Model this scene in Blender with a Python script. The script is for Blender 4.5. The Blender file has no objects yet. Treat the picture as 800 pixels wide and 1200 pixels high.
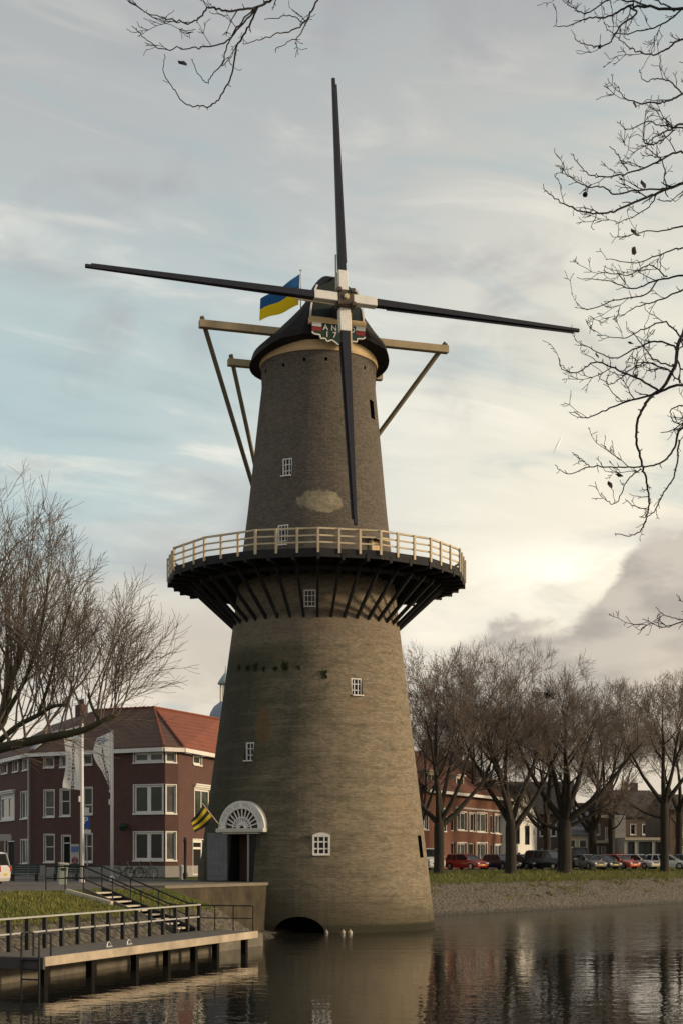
import bpy, bmesh, math, random
from mathutils import Vector, Matrix
random.seed(7)
sc = bpy.context.scene
col = sc.collection
PI = math.pi
R = math.radians
V = Vector
EYE, HOR, F = 3.9, 1001.0, 1750.0          # eye height above the water, horizon row and focal length of the 800x1200 photograph

def at(u, v, Y):
    return V(((u - 400) * Y / F, Y, EYE + (HOR - v) * Y / F))

# ------------------------------------------------------------------ materials
def mat(name, c, rough=0.8, c2=None, scale=3.0, mix=0.5, stretch=(1, 1, 1), bump=0.0, bscale=None, metallic=0.0, spec=0.3, detail=6.0, fine=0.0):
    m = bpy.data.materials.new(name); m.use_nodes = True
    nt = m.node_tree; b = nt.nodes['Principled BSDF']
    b.inputs['Roughness'].default_value = rough; b.inputs['Metallic'].default_value = metallic
    b.inputs['Specular IOR Level'].default_value = spec
    b.inputs['Base Color'].default_value = (*c, 1)
    if c2 is not None or bump:
        tc = nt.nodes.new('ShaderNodeTexCoord'); mp = nt.nodes.new('ShaderNodeMapping')
        mp.inputs['Scale'].default_value = stretch
        nt.links.new(tc.outputs['Object'], mp.inputs['Vector'])
        n = nt.nodes.new('ShaderNodeTexNoise'); n.inputs['Scale'].default_value = scale; n.inputs['Detail'].default_value = detail
        n.inputs['Roughness'].default_value = 0.65
        nt.links.new(mp.outputs[0], n.inputs['Vector'])
        if c2 is not None:
            rp = nt.nodes.new('ShaderNodeValToRGB')
            rp.color_ramp.elements[0].position = 0.5 - mix * 0.4; rp.color_ramp.elements[1].position = 0.5 + mix * 0.4
            rp.color_ramp.elements[0].color = (*c, 1); rp.color_ramp.elements[1].color = (*c2, 1)
            nt.links.new(n.outputs['Fac'], rp.inputs[0]); nt.links.new(rp.outputs[0], b.inputs['Base Color'])
        if bump:
            n2 = nt.nodes.new('ShaderNodeTexNoise'); n2.inputs['Scale'].default_value = bscale or scale * 4; n2.inputs['Detail'].default_value = 4
            nt.links.new(mp.outputs[0], n2.inputs['Vector'])
            bp = nt.nodes.new('ShaderNodeBump'); bp.inputs['Strength'].default_value = 1.0; bp.inputs['Distance'].default_value = bump
            nt.links.new(n2.outputs['Fac'], bp.inputs['Height']); nt.links.new(bp.outputs[0], b.inputs['Normal'])
    return m

M = {}
M['white'] = mat('white_paint', (.62, .60, .56), .5, (.74, .72, .68), 2.0)
M['cream'] = mat('cream_wood', (.52, .37, .19), .7, (.62, .46, .26), 3.0)
M['railwood'] = mat('rail_wood', (.42, .345, .23), .8, (.60, .50, .35), 1.6)
M['brace'] = mat('brace_paint', (.15, .125, .08), .75, (.20, .17, .11), 2.0)
M['spruit'] = mat('beam_paint', (.30, .235, .14), .7, (.40, .32, .20), 2.0)
M['tar'] = mat('tarred_wood', (.012, .012, .014), .8, (.022, .021, .022), 3.0, bump=.01)
M['cap0'] = mat('cap_shingles', (.012, .011, .013), .85, (.026, .022, .024), 5.0, stretch=(1, 1, 4), bump=.03)
M['stock'] = mat('sail_paint', (.010, .011, .018), .5, (.016, .017, .026), 2.0)
M['gable'] = mat('gable_green', (.012, .02, .02), .5, (.02, .032, .03), 3.0)
M['boardgreen'] = mat('board_green', (.012, .035, .028), .5)
M['red'] = mat('sign_red', (.22, .02, .02), .5)
M['gold'] = mat('old_gilding', (.10, .08, .045), .5, (.03, .018, .015), 8.0)
M['glass'] = mat('window_glass', (.008, .009, .010), .05, spec=.25)
M['pale_glass'] = mat('curtained_glass', (.022, .025, .026), .1, (.12, .125, .115), .8, spec=.25, mix=.5)
M['greenglass'] = mat('blind_glass', (.014, .018, .016), .06, (.045, .06, .045), .8, spec=.25)
M['doorgrey'] = mat('door_grey', (.12, .125, .145), .6, (.16, .165, .185), 3.0)
M['dark'] = mat('dark_interior', (.008, .007, .007), .9)
M['iron'] = mat('dark_iron', (.014, .014, .016), .55, (.024, .023, .024), 4.0)
M['galv'] = mat('galvanised_steel', (.34, .34, .33), .45, (.42, .42, .40), 4.0, metallic=.3)
M['deck'] = mat('deck_boards', (.10, .09, .078), .85, (.16, .145, .125), 2.2, stretch=(1, 1, 1), bump=.01)
M['fascia'] = mat('pale_timber', (.24, .20, .150), .85, (.46, .385, .29), 1.1, bump=.012, detail=10)
M['pile'] = mat('wet_pile', (.008, .0075, .007), .95, (.016, .014, .012), 3.0, spec=.08)
M['tread'] = mat('stair_tread', (.42, .37, .30), .8, (.52, .46, .38), 3.0)
M['concrete'] = mat('concrete', (.075, .068, .055), .95, (.17, .15, .12), 1.1, bump=.02, detail=9)
M['quay'] = mat('quay_wall', (.018, .016, .012), .95, (.095, .076, .048), 1.1, stretch=(1, 1, .8), bump=.04, mix=.62, detail=9)
M['pave'] = mat('brick_paving', (.10, .085, .072), .9, (.15, .128, .11), .6, bump=.006)
M['asphalt'] = mat('asphalt', (.045, .044, .043), .9, (.065, .063, .06), .4)
M['bark'] = mat('bark', (.020, .017, .013), .95, (.046, .038, .030), 2.5, stretch=(2, 2, .5), bump=.05)
M['mossbark'] = mat('mossy_bark', (.028, .024, .018), .95, (.060, .058, .028), 1.2, bump=.04)
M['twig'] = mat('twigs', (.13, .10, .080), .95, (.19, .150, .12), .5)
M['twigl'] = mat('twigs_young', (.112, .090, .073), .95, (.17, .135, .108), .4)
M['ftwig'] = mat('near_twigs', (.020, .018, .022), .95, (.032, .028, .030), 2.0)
M['leafdead'] = mat('dead_leaf', (.012, .009, .009), .9)
def cloth_mat(name, c, tr):
    m = mat(name, c, .8); nt = m.node_tree; b = nt.nodes['Principled BSDF']; t = nt.nodes.new('ShaderNodeBsdfTranslucent'); t.inputs['Color'].default_value = (*c, 1)
    x = nt.nodes.new('ShaderNodeMixShader'); x.inputs[0].default_value = tr
    nt.links.new(b.outputs[0], x.inputs[1]); nt.links.new(t.outputs[0], x.inputs[2]); nt.links.new(x.outputs[0], nt.nodes['Material Output'].inputs[0]); return m
M['blue'] = cloth_mat('flag_blue', (.02, .10, .27), .5)
M['yellow'] = cloth_mat('flag_yellow', (.85, .60, .015), .55)
M['fyellow'] = mat('striped_flag', (.34, .27, .015), .85)
M['fblack'] = mat('striped_flag_black', (.012, .012, .012), .85)
M['banner'] = cloth_mat('banner_cloth', (.88, .83, .77), .6)
M['ink'] = mat('lettering_ink', (.06, .05, .06), .8)
M['logo'] = mat('logo_blue', (.16, .24, .36), .8)
M['signblue'] = mat('sign_blue', (.02, .09, .36), .5)
M['signwhite'] = mat('sign_white', (.62, .62, .62), .5)
M['binpaint'] = mat('bin_paint', (.19, .22, .19), .5, (.25, .28, .25), 2.0)
M['bench'] = mat('bench_green', (.03, .045, .04), .7, (.045, .06, .05), 3.0)
M['tyre'] = mat('tyre', (.012, .012, .012), .85)
M['rim'] = mat('alloy_rim', (.45, .45, .45), .35, metallic=.7)
M['carglass'] = mat('car_glass', (.014, .016, .018), .05, spec=.7)
M['tail'] = mat('tail_lamp', (.35, .02, .015), .25)
M['head'] = mat('head_lamp', (.65, .65, .62), .15)
M['plate'] = mat('number_plate', (.55, .38, .03), .5)
M['plinth'] = mat('plinth_stone', (.22, .21, .20), .9, (.30, .285, .27), 1.5)
M['maroon'] = mat('maroon_brick', (.076, .040, .035), .9, (.112, .060, .052), 1.3, bump=.01, mix=.8)
M['redbrick'] = mat('red_brick', (.115, .052, .036), .9, (.165, .076, .05), .8, mix=.8)
M['brownbrick'] = mat('brown_brick', (.115, .082, .062), .9, (.155, .115, .088), .6, mix=.8)
M['darkbrick'] = mat('dark_brick', (.075, .056, .045), .9, (.105, .080, .064), .6, mix=.8)
M['whitewall'] = mat('whitewash', (.62, .61, .58), .8, (.70, .69, .66), .5)
M['creamwall'] = mat('cream_render', (.40, .35, .27), .85, (.48, .42, .33), .6)
M['greywall'] = mat('grey_render', (.33, .31, .29), .85, (.40, .38, .35), .6)
M['slate'] = mat('slate', (.10, .10, .125), .7, (.15, .15, .18), .8)
M['lead'] = mat('lead_sheet', (.26, .26, .28), .6, (.33, .33, .35), 1.0)
M['domeblue'] = mat('dome_lead', (.20, .235, .31), .6, (.25, .285, .36), .3)
M['domegreen'] = mat('dome_copper', (.24, .30, .29), .6, (.28, .34, .32), .3)
M['contrail'] = mat('ice_cloud', (.95, .95, .95), 1.0)
M['tuft'] = mat('fern_green', (.018, .028, .010), .9, (.03, .045, .016), 6.0)

# node-graph helper
class NG:
    def __init__(s, nt): s.nt = nt
    def lk(s, val, sock):
        if hasattr(val, 'is_output'): s.nt.links.new(val, sock)
        elif val is not None: sock.default_value = val
    def m(s, op, a, b=None, c=None, clamp=False):
        n = s.nt.nodes.new('ShaderNodeMath'); n.operation = op; n.use_clamp = clamp
        s.lk(a, n.inputs[0])
        if b is not None: s.lk(b, n.inputs[1])
        if c is not None: s.lk(c, n.inputs[2])
        return n.outputs[0]
    def smooth(s, x, a, b, o0=0.0, o1=1.0):
        n = s.nt.nodes.new('ShaderNodeMapRange'); n.interpolation_type = 'SMOOTHSTEP'
        s.lk(x, n.inputs['Value']); n.inputs['From Min'].default_value = a; n.inputs['From Max'].default_value = b
        n.inputs['To Min'].default_value = o0; n.inputs['To Max'].default_value = o1
        return n.outputs[0]
    def mix(s, f, a, b, mode='MIX'):
        n = s.nt.nodes.new('ShaderNodeMix'); n.data_type = 'RGBA'; n.blend_type = mode; n.clamp_factor = True
        s.lk(f, n.inputs[0])
        s.lk((*a, 1) if isinstance(a, tuple) else a, n.inputs[6]); s.lk((*b, 1) if isinstance(b, tuple) else b, n.inputs[7])
        return n.outputs[2]
    def xyz(s, x, y, z):
        n = s.nt.nodes.new('ShaderNodeCombineXYZ'); s.lk(x, n.inputs[0]); s.lk(y, n.inputs[1]); s.lk(z, n.inputs[2]); return n.outputs[0]
    def sep(s, v):
        n = s.nt.nodes.new('ShaderNodeSeparateXYZ'); s.lk(v, n.inputs[0]); return n.outputs
    def noise(s, v, scale, detail=5.0, rough=.55, dist=0.0):
        n = s.nt.nodes.new('ShaderNodeTexNoise'); s.lk(v, n.inputs['Vector'])
        n.inputs['Scale'].default_value = scale; n.inputs['Detail'].default_value = detail; n.inputs['Roughness'].default_value = rough
        n.inputs['Distortion'].default_value = dist
        return n.outputs['Fac']
    def ramp(s, f, stops):
        n = s.nt.nodes.new('ShaderNodeValToRGB'); e = n.color_ramp.elements
        while len(e) < len(stops): e.new(.5)
        for i, (p, c) in enumerate(stops): e[i].position = p; e[i].color = (*c, 1)
        s.lk(f, n.inputs[0]); return n.outputs[0]

def tile_mat(name, c, c2, course=.33):
    m = mat(name, c, .8, c2, .9, .8)
    nt = m.node_tree; b = nt.nodes['Principled BSDF']
    tc = nt.nodes.new('ShaderNodeTexCoord'); w = nt.nodes.new('ShaderNodeTexWave')
    w.wave_type = 'BANDS'; w.bands_direction = 'Z'; w.wave_profile = 'SAW'
    w.inputs['Scale'].default_value = 1 / course / 3.2; w.inputs['Distortion'].default_value = .6; w.inputs['Detail Scale'].default_value = 1.5
    nt.links.new(tc.outputs['Object'], w.inputs['Vector'])
    bp = nt.nodes.new('ShaderNodeBump'); bp.inputs['Strength'].default_value = .8; bp.inputs['Distance'].default_value = .06
    nt.links.new(w.outputs['Fac'], bp.inputs['Height']); nt.links.new(bp.outputs[0], b.inputs['Normal'])
    g = NG(nt); src = b.inputs['Base Color'].links[0].from_socket
    n = g.noise(tc.outputs['Object'], 3.5, 4, .7); n2 = g.noise(tc.outputs['Object'], .45, 4, .6)
    k = g.mix(g.m('MULTIPLY', g.smooth(n, .55, .75), .45), src, tuple(x * .45 for x in c)); k = g.mix(g.m('MULTIPLY', g.smooth(n2, .5, .7), .40), k, tuple(x * .55 + .012 for x in c))
    k = g.mix(g.m('MULTIPLY', g.smooth(w.outputs['Fac'], .75, 1.0), .45), k, tuple(x * .3 for x in c))
    nt.links.new(k, b.inputs['Base Color'])
    return m
M['tile'] = tile_mat('roof_tiles_red', (.165, .050, .030), (.245, .082, .046))  # warm copy of the brown tiles with sunlight put into the colour
M['tilebrown'] = tile_mat('roof_tiles_brown', (.085, .048, .036), (.135, .075, .052))
M['tiledark'] = tile_mat('roof_tiles_dark', (.050, .042, .038), (.078, .064, .055))

M['cap'] = tile_mat('cap_shingles', (.011, .010, .012), (.030, .026, .027), .22)

def car_paint(name, c):
    m = mat(name, c, .28, spec=.5)
    m.node_tree.nodes['Principled BSDF'].inputs['Coat Weight'].default_value = .5
    return m

# ------------------------------------------------------------------ mesh builder
def rotz(a): return Matrix.Rotation(a, 3, 'Z')
class MB:
    def __init__(s): s.v = []; s.f = []; s.mi = []; s.cur = 0
    def face(s, pts):
        n = len(s.v); s.v += [V(p) for p in pts]; s.f.append(tuple(range(n, n + len(pts)))); s.mi.append(s.cur)
    def box(s, c, size, rot=None):
        c = V(c); a, b, d = size[0] / 2, size[1] / 2, size[2] / 2
        P = [V((x, y, z)) for z in (-d, d) for y in (-b, b) for x in (-a, a)]
        if rot is not None: P = [rot @ p for p in P]
        n = len(s.v); s.v += [c + p for p in P]
        for q in ((0, 2, 3, 1), (4, 5, 7, 6), (0, 1, 5, 4), (2, 6, 7, 3), (0, 4, 6, 2), (1, 3, 7, 5)):
            s.f.append(tuple(n + i for i in q)); s.mi.append(s.cur)
        return s
    def beam(s, p0, p1, w, h, up=(0, 0, 1), w1=None, h1=None):
        p0, p1 = V(p0), V(p1); d = (p1 - p0).normalized(); up = V(up)
        if abs(d.dot(up)) > .99: up = V((0, 1, 0))
        x = d.cross(up).normalized(); y = x.cross(d).normalized()
        w1 = w if w1 is None else w1; h1 = h if h1 is None else h1
        n = len(s.v)
        for p, a, b in ((p0, w, h), (p1, w1, h1)):
            s.v += [p - x * a / 2 - y * b / 2, p + x * a / 2 - y * b / 2, p + x * a / 2 + y * b / 2, p - x * a / 2 + y * b / 2]
        for q in ((0, 3, 2, 1), (4, 5, 6, 7), (0, 1, 5, 4), (1, 2, 6, 5), (2, 3, 7, 6), (3, 0, 4, 7)):
            s.f.append(tuple(n + i for i in q)); s.mi.append(s.cur)
        return s
    def tube(s, pts, radii, n=6, cap=True):
        pts = [V(p) for p in pts]
        if not hasattr(radii, '__len__'): radii = [radii] * len(pts)
        base = len(s.v); px = None
        for i, p in enumerate(pts):
            d = (pts[min(i + 1, len(pts) - 1)] - pts[max(i - 1, 0)])
            d = d.normalized() if d.length > 1e-9 else V((0, 0, 1))
            if px is None:
                px = d.cross(V((0, 0, 1))) if abs(d.z) < .95 else d.cross(V((1, 0, 0)))
            px = (px - d * px.dot(d)); px = px.normalized() if px.length > 1e-6 else d.orthogonal().normalized()
            py = d.cross(px)
            for k in range(n):
                a = 2 * PI * k / n
                s.v.append(p + (px * math.cos(a) + py * math.sin(a)) * radii[i])
        for i in range(len(pts) - 1):
            for k in range(n):
                a = base + i * n + k; b = base + i * n + (k + 1) % n
                s.f.append((a, b, b + n, a + n)); s.mi.append(s.cur)
        if cap and n > 2:
            s.f.append(tuple(base + k for k in range(n))[::-1]); s.mi.append(s.cur)
            e = base + (len(pts) - 1) * n
            s.f.append(tuple(e + k for k in range(n))); s.mi.append(s.cur)
        return s
    def lathe(s, prof, n=32, c=(0, 0, 0), capb=False, capt=False, rot=0):
        c = V(c); base = len(s.v)
        for r, z in prof:
            for k in range(n):
                a = 2 * PI * k / n + rot
                s.v.append(c + V((math.sin(a) * r, -math.cos(a) * r, z)))
        for i in range(len(prof) - 1):
            for k in range(n):
                a = base + i * n + k; b = base + i * n + (k + 1) % n
                s.f.append((a, b, b + n, a + n)); s.mi.append(s.cur)
        if capb: s.f.append(tuple(base + k for k in range(n))[::-1]); s.mi.append(s.cur)
        if capt: s.f.append(tuple(base + (len(prof) - 1) * n + k for k in range(n))); s.mi.append(s.cur)
        return s
    def prism(s, poly, vec):
        poly = [V(p) for p in poly]; vec = V(vec); n = len(poly); b = len(s.v)
        s.v += poly + [p + vec for p in poly]
        s.f.append(tuple(range(b, b + n))[::-1]); s.f.append(tuple(range(b + n, b + 2 * n))); s.mi += [s.cur] * 2
        for i in range(n):
            j = (i + 1) % n; s.f.append((b + i, b + j, b + n + j, b + n + i)); s.mi.append(s.cur)
        return s
    def build(s, name, mats, parent=None, smooth=False, bevel=0.0, fix=False, seg=1):
        me = bpy.data.meshes.new(name)
        org = wloc(parent) if parent else V((0, 0, 0))
        me.from_pydata([tuple(p - org) for p in s.v], [], s.f); me.validate()
        if not isinstance(mats, (list, tuple)): mats = [mats]
        for m in mats: me.materials.append(m)
        if len(mats) > 1 and len(me.polygons) == len(s.mi): me.polygons.foreach_set('material_index', s.mi)
        if fix or bevel:
            bm = bmesh.new(); bm.from_mesh(me)
            if fix: bmesh.ops.remove_doubles(bm, verts=bm.verts, dist=1e-4)
            if bevel: bmesh.ops.bevel(bm, geom=list(bm.edges), offset=bevel, segments=seg, affect='EDGES', clamp_overlap=True)
            bmesh.ops.recalc_face_normals(bm, faces=bm.faces); bm.to_mesh(me); bm.free()
        if smooth: me.polygons.foreach_set('use_smooth', [True] * len(me.polygons))
        o = bpy.data.objects.new(name, me); col.objects.link(o)
        if parent: o.parent = parent
        return o

def wloc(o):
    p = V((0, 0, 0))
    while o is not None: p = p + o.location; o = o.parent
    return p
def tag(o, label=None, cat=None, group=None, kind=None):
    if label: o['label'] = label
    if cat: o['category'] = cat
    if group: o['group'] = group
    if kind: o['kind'] = kind
    return o
def thing(name, label, cat, loc=(0, 0, 0), group=None):
    o = bpy.data.objects.new(name, None); o.empty_display_size = .3; o.location = loc; col.objects.link(o)
    return tag(o, label, cat, group)
def solo(mb, name, mats, label, cat, origin, group=None, **k):
    """one-mesh thing with its origin at its base"""
    org = V(origin); mb.v = [p - org for p in mb.v]
    o = mb.build(name, mats, None, **k); o.location = org
    return tag(o, label, cat, group)
def structure(mb, name, mats, **k):
    return tag(mb.build(name, mats, None, **k), kind='structure')
def copy_tree(o, parent=None):
    c = o.copy(); col.objects.link(c); c.parent = parent
    for ch in list(o.children): copy_tree(ch, c)
    return c
def text_part(name, body, size, m, parent, mtx, extrude=.004, bold=0.0, align='CENTER'):
    cu = bpy.data.curves.new(name, 'FONT'); cu.body = body; cu.size = size; cu.extrude = extrude; cu.offset = bold
    cu.align_x = align; cu.align_y = 'CENTER'; cu.resolution_u = 2
    tmp = bpy.data.objects.new('tmp_text', cu); col.objects.link(tmp)
    bpy.context.view_layer.update()
    me = bpy.data.meshes.new_from_object(tmp.evaluated_get(bpy.context.evaluated_depsgraph_get()))
    bpy.data.objects.remove(tmp)
    mm = Matrix.Translation(-wloc(parent)) @ mtx
    me.transform(mm); me.materials.clear(); me.materials.append(m); me.name = name
    o = bpy.data.objects.new(name, me); col.objects.link(o); o.parent = parent
    return o
def frame_mtx(c, x, y):
    """matrix with columns x, y, x cross y at c"""
    x = V(x).normalized(); y = V(y).normalized(); z = x.cross(y)
    return Matrix(((x.x, y.x, z.x, c[0]), (x.y, y.y, z.y, c[1]), (x.z, y.z, z.z, c[2]), (0, 0, 0, 1)))
def catmull(pts, n=5):
    pts = [V(p) for p in pts]; out = []
    for i in range(len(pts) - 1):
        p0 = pts[max(i - 1, 0)]; p1 = pts[i]; p2 = pts[i + 1]; p3 = pts[min(i + 2, len(pts) - 1)]
        for k in range(n):
            t = k / n
            out.append(.5 * ((2 * p1) + (p2 - p0) * t + (2 * p0 - 5 * p1 + 4 * p2 - p3) * t * t + (3 * p1 - p0 - 3 * p2 + p3) * t ** 3))
    out.append(pts[-1]); return out

# ------------------------------------------------------------------ camera, light, sky
cam = bpy.data.cameras.new('camera'); co = bpy.data.objects.new('camera', cam); col.objects.link(co)
co.location = (0, 0, EYE); co.rotation_euler = (PI / 2, 0, 0)
cam.sensor_fit = 'AUTO'; cam.sensor_width = 36; cam.lens = F / 1200 * 36
cam.shift_y = (HOR - 600) / 1200; cam.clip_end = 6000; cam.clip_start = .2
sc.camera = co
SUN_AZ, SUN_EL = R(98), R(14)                      # azimuth from +Y towards +X
sd = V((math.sin(SUN_AZ) * math.cos(SUN_EL), math.cos(SUN_AZ) * math.cos(SUN_EL), math.sin(SUN_EL)))
sl = bpy.data.lights.new('sun', 'SUN'); so = bpy.data.objects.new('sun', sl); col.objects.link(so)
so.rotation_euler = (-sd).to_track_quat('-Z', 'Y').to_euler(); so.location = sd * 200
sl.energy = 3.0; sl.angle = R(5); sl.color = (1, .78, .52)

def make_world():
    w = bpy.data.worlds.new('World'); sc.world = w; w.use_nodes = True
    nt = w.node_tree; g = NG(nt); bg = nt.nodes['Background']
    sky = nt.nodes.new('ShaderNodeTexSky'); sky.sky_type = 'NISHITA'; sky.sun_disc = False
    sky.sun_elevation = SUN_EL; sky.sun_rotation = SUN_AZ; sky.air_density = 1.2; sky.dust_density = 2.0
    tc = nt.nodes.new('ShaderNodeTexCoord'); x, y, z = g.sep(tc.outputs['Generated'])
    az = g.m('ARCTAN2', x, y); el = g.m('ARCSINE', z); ela = g.m('MAXIMUM', el, 0.0)
    base = g.ramp(g.m('DIVIDE', ela, 1.0), [(0, (.60, .53, .44)), (.10, (.66, .59, .50)), (.17, (.66, .62, .54)), (.24, (.60, .615, .575)),
                                            (.33, (.48, .515, .505)), (.42, (.405, .425, .425)), (.55, (.35, .36, .365)), (1, (.28, .30, .33))])
    # cooler on the left half-way up, warmer and brighter on the right
    left = g.m('MULTIPLY', g.smooth(az, .06, -.20), g.m('MULTIPLY', g.smooth(el, .13, .22), g.smooth(el, .46, .28)))
    c = g.mix(g.m('MULTIPLY', left, .75), base, (.355, .475, .495))
    right = g.m('MULTIPLY', g.smooth(az, -.08, .20), g.m('MULTIPLY', g.smooth(el, .05, .16), g.smooth(el, .56, .22)))
    c = g.mix(g.m('MULTIPLY', right, .80), c, (.80, .735, .585))
    # long soft streaks
    sv = g.xyz(g.m('MULTIPLY', az, 5.0), g.m('ADD', g.m('MULTIPLY', el, 22.0), g.m('MULTIPLY', az, 3.5)), 0.0)
    st = g.noise(sv, 1.25, 6, .55, .8)
    sv2 = g.xyz(g.m('MULTIPLY', az, 9.0), g.m('MULTIPLY', el, 13.0), 4.0)
    st2 = g.noise(sv2, 1.1, 5, .5, .6)
    c = g.mix(g.m('MULTIPLY', g.smooth(st, .50, .75), g.smooth(el, .56, .24, .10, .60)), c, (.86, .81, .70))
    c = g.mix(g.m('MULTIPLY', g.smooth(st, .50, .30), .55), c, (.335, .42, .44))
    c = g.mix(g.m('MULTIPLY', g.smooth(st2, .52, .30), .60), c, (.325, .325, .34))
    # bright gap above the bank
    def gauss(ax, ex, sa, se):
        a = g.m('DIVIDE', g.m('SUBTRACT', az, ax), sa); e = g.m('DIVIDE', g.m('SUBTRACT', el, ex), se)
        return g.m('EXPONENT', g.m('MULTIPLY', g.m('ADD', g.m('MULTIPLY', a, a), g.m('MULTIPLY', e, e)), -1.0))
    wn = g.noise(g.xyz(g.m('MULTIPLY', az, 9.0), g.m('MULTIPLY', el, 26.0), 2.0), 1.4, 6, .55, .5)
    glow = g.m('MULTIPLY', gauss(.165, .182, .075, .022), g.smooth(wn, .32, .62))
    c = g.mix(g.m('MULTIPLY', glow, 1.0, clamp=True), c, (1.0, .94, .80))
    glow2 = g.m('MULTIPLY', gauss(.03, .150, .10, .020), g.smooth(wn, .30, .60))
    c = g.mix(g.m('MULTIPLY', glow2, .55), c, (.92, .85, .72))
    # pinkish low cloud on the left, cumulus edge under it
    n3 = g.noise(g.xyz(g.m('MULTIPLY', az, 16.0), g.m('MULTIPLY', el, 26.0), 7.0), 1.3, 7, .58, .3)
    lm = g.m('MULTIPLY', g.smooth(az, -.02, -.07), g.m('MULTIPLY', g.smooth(g.m('ADD', el, g.m('MULTIPLY', n3, .07)), .135, .160), g.smooth(g.m('ADD', el, g.m('MULTIPLY', n3, .05)), .225, .165)))
    c = g.mix(g.m('MULTIPLY', lm, .75), c, (.49, .435, .37))
    # grey bank low on the right: its top climbs to the right
    n4 = g.noise(g.xyz(g.m('MULTIPLY', az, 22.0), g.m('MULTIPLY', el, 30.0), 1.0), 1.0, 7, .6, .35)
    top = g.m('ADD', .154, g.m('MULTIPLY', g.smooth(az, .150, .210), .060))
    top = g.m('SUBTRACT', top, g.m('MULTIPLY', g.smooth(az, .105, .055), .035))
    top = g.m('ADD', top, g.m('MULTIPLY', g.m('SUBTRACT', n4, .5), .050))
    hgt = g.m('SUBTRACT', top, el)
    bm = g.m('MULTIPLY', g.smooth(hgt, -.003, .010), g.m('MULTIPLY', g.smooth(az, .03, .09), g.smooth(az, .7, .5)))
    bn = g.noise(g.xyz(g.m('MULTIPLY', az, 14.0), g.m('MULTIPLY', el, 34.0), 9.0), 1.2, 6, .55)
    bc = g.mix(g.smooth(bn, .36, .62), (.345, .315, .285), (.50, .45, .39))
    bc = g.mix(g.smooth(hgt, .055, .13), bc, (.60, .525, .43))
    c = g.mix(bm, c, bc)
    # broad brightness of the veiled sun beyond the right edge
    c = g.mix(g.m('MULTIPLY', gauss(1.45, .26, .62, .24), .9), c, (2.3, 1.75, 1.05))
    sc10 = g.mix(1.0, c, (11.8, 11.7, 11.6), 'MULTIPLY')
    fin = g.mix(.90, sky.outputs[0], sc10)
    nt.links.new(fin, bg.inputs['Color']); bg.inputs['Strength'].default_value = .1
make_world()
sc.view_settings.view_transform = 'Standard'; sc.view_settings.look = 'None'
sc.view_settings.exposure = 0.15; sc.view_settings.gamma = 1.0; sc.view_settings.use_curve_mapping = False

# ------------------------------------------------------------------ water and banks
def water_mat():
    m = bpy.data.materials.new('canal_water'); m.use_nodes = True; nt = m.node_tree; g = NG(nt); b = nt.nodes['Principled BSDF']
    b.inputs['Base Color'].default_value = (.020, .019, .015, 1); b.inputs['Roughness'].default_value = .03; b.inputs['IOR'].default_value = 1.33
    tc = nt.nodes.new('ShaderNodeTexCoord'); x, y, z = g.sep(tc.outputs['Object'])
    big = g.noise(tc.outputs['Object'], .06, 3)
    edge = g.m('ADD', y, g.m('MULTIPLY', g.m('SUBTRACT', big, .5), 16.0))
    ruff = g.smooth(edge, 54.0, 64.0)                                # wind-ruffled water beyond the calm strip
    streak = g.smooth(g.noise(g.xyz(g.m('MULTIPLY', x, .05), g.m('MULTIPLY', y, .35), 0.0), 1.0, 4), .42, .62)
    small = g.noise(g.xyz(g.m('MULTIPLY', x, 1.1), g.m('MULTIPLY', y, 1.0), 0.0), 1.7, 3, .5)
    swell = g.noise(g.xyz(g.m('MULTIPLY', x, .35), g.m('MULTIPLY', y, .55), 3.0), 1.0, 2, .45)
    amp = g.m('ADD', .0085, g.m('MULTIPLY', ruff, g.m('ADD', .010, g.m('MULTIPLY', streak, .016))))
    h = g.m('ADD', g.m('MULTIPLY', small, amp), g.m('MULTIPLY', swell, .010))
    bp = nt.nodes.new('ShaderNodeBump'); bp.inputs['Strength'].default_value = 1.0; bp.inputs['Distance'].default_value = 1.0
    nt.links.new(h, bp.inputs['Height']); nt.links.new(bp.outputs[0], b.inputs['Normal'])
    nt.links.new(g.m('ADD', .01, g.m('MULTIPLY', ruff, .09)), b.inputs['Roughness'])
    return m
mb = MB(); mb.face([(-260, -80, 0), (400, -80, 0), (400, 480, 0), (-260, 480, 0)])
structure(mb, 'canal_water', water_mat())

D = V((.3376, .9413, 0)).normalized(); NI = V((-D.y, D.x, 0))     # along the jetty, inland
A0 = V((-8.74, 44.1, 0))
def bank(s, t, z=0.0):
    p = A0 + D * s + NI * t; return V((p.x, p.y, z))

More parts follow.
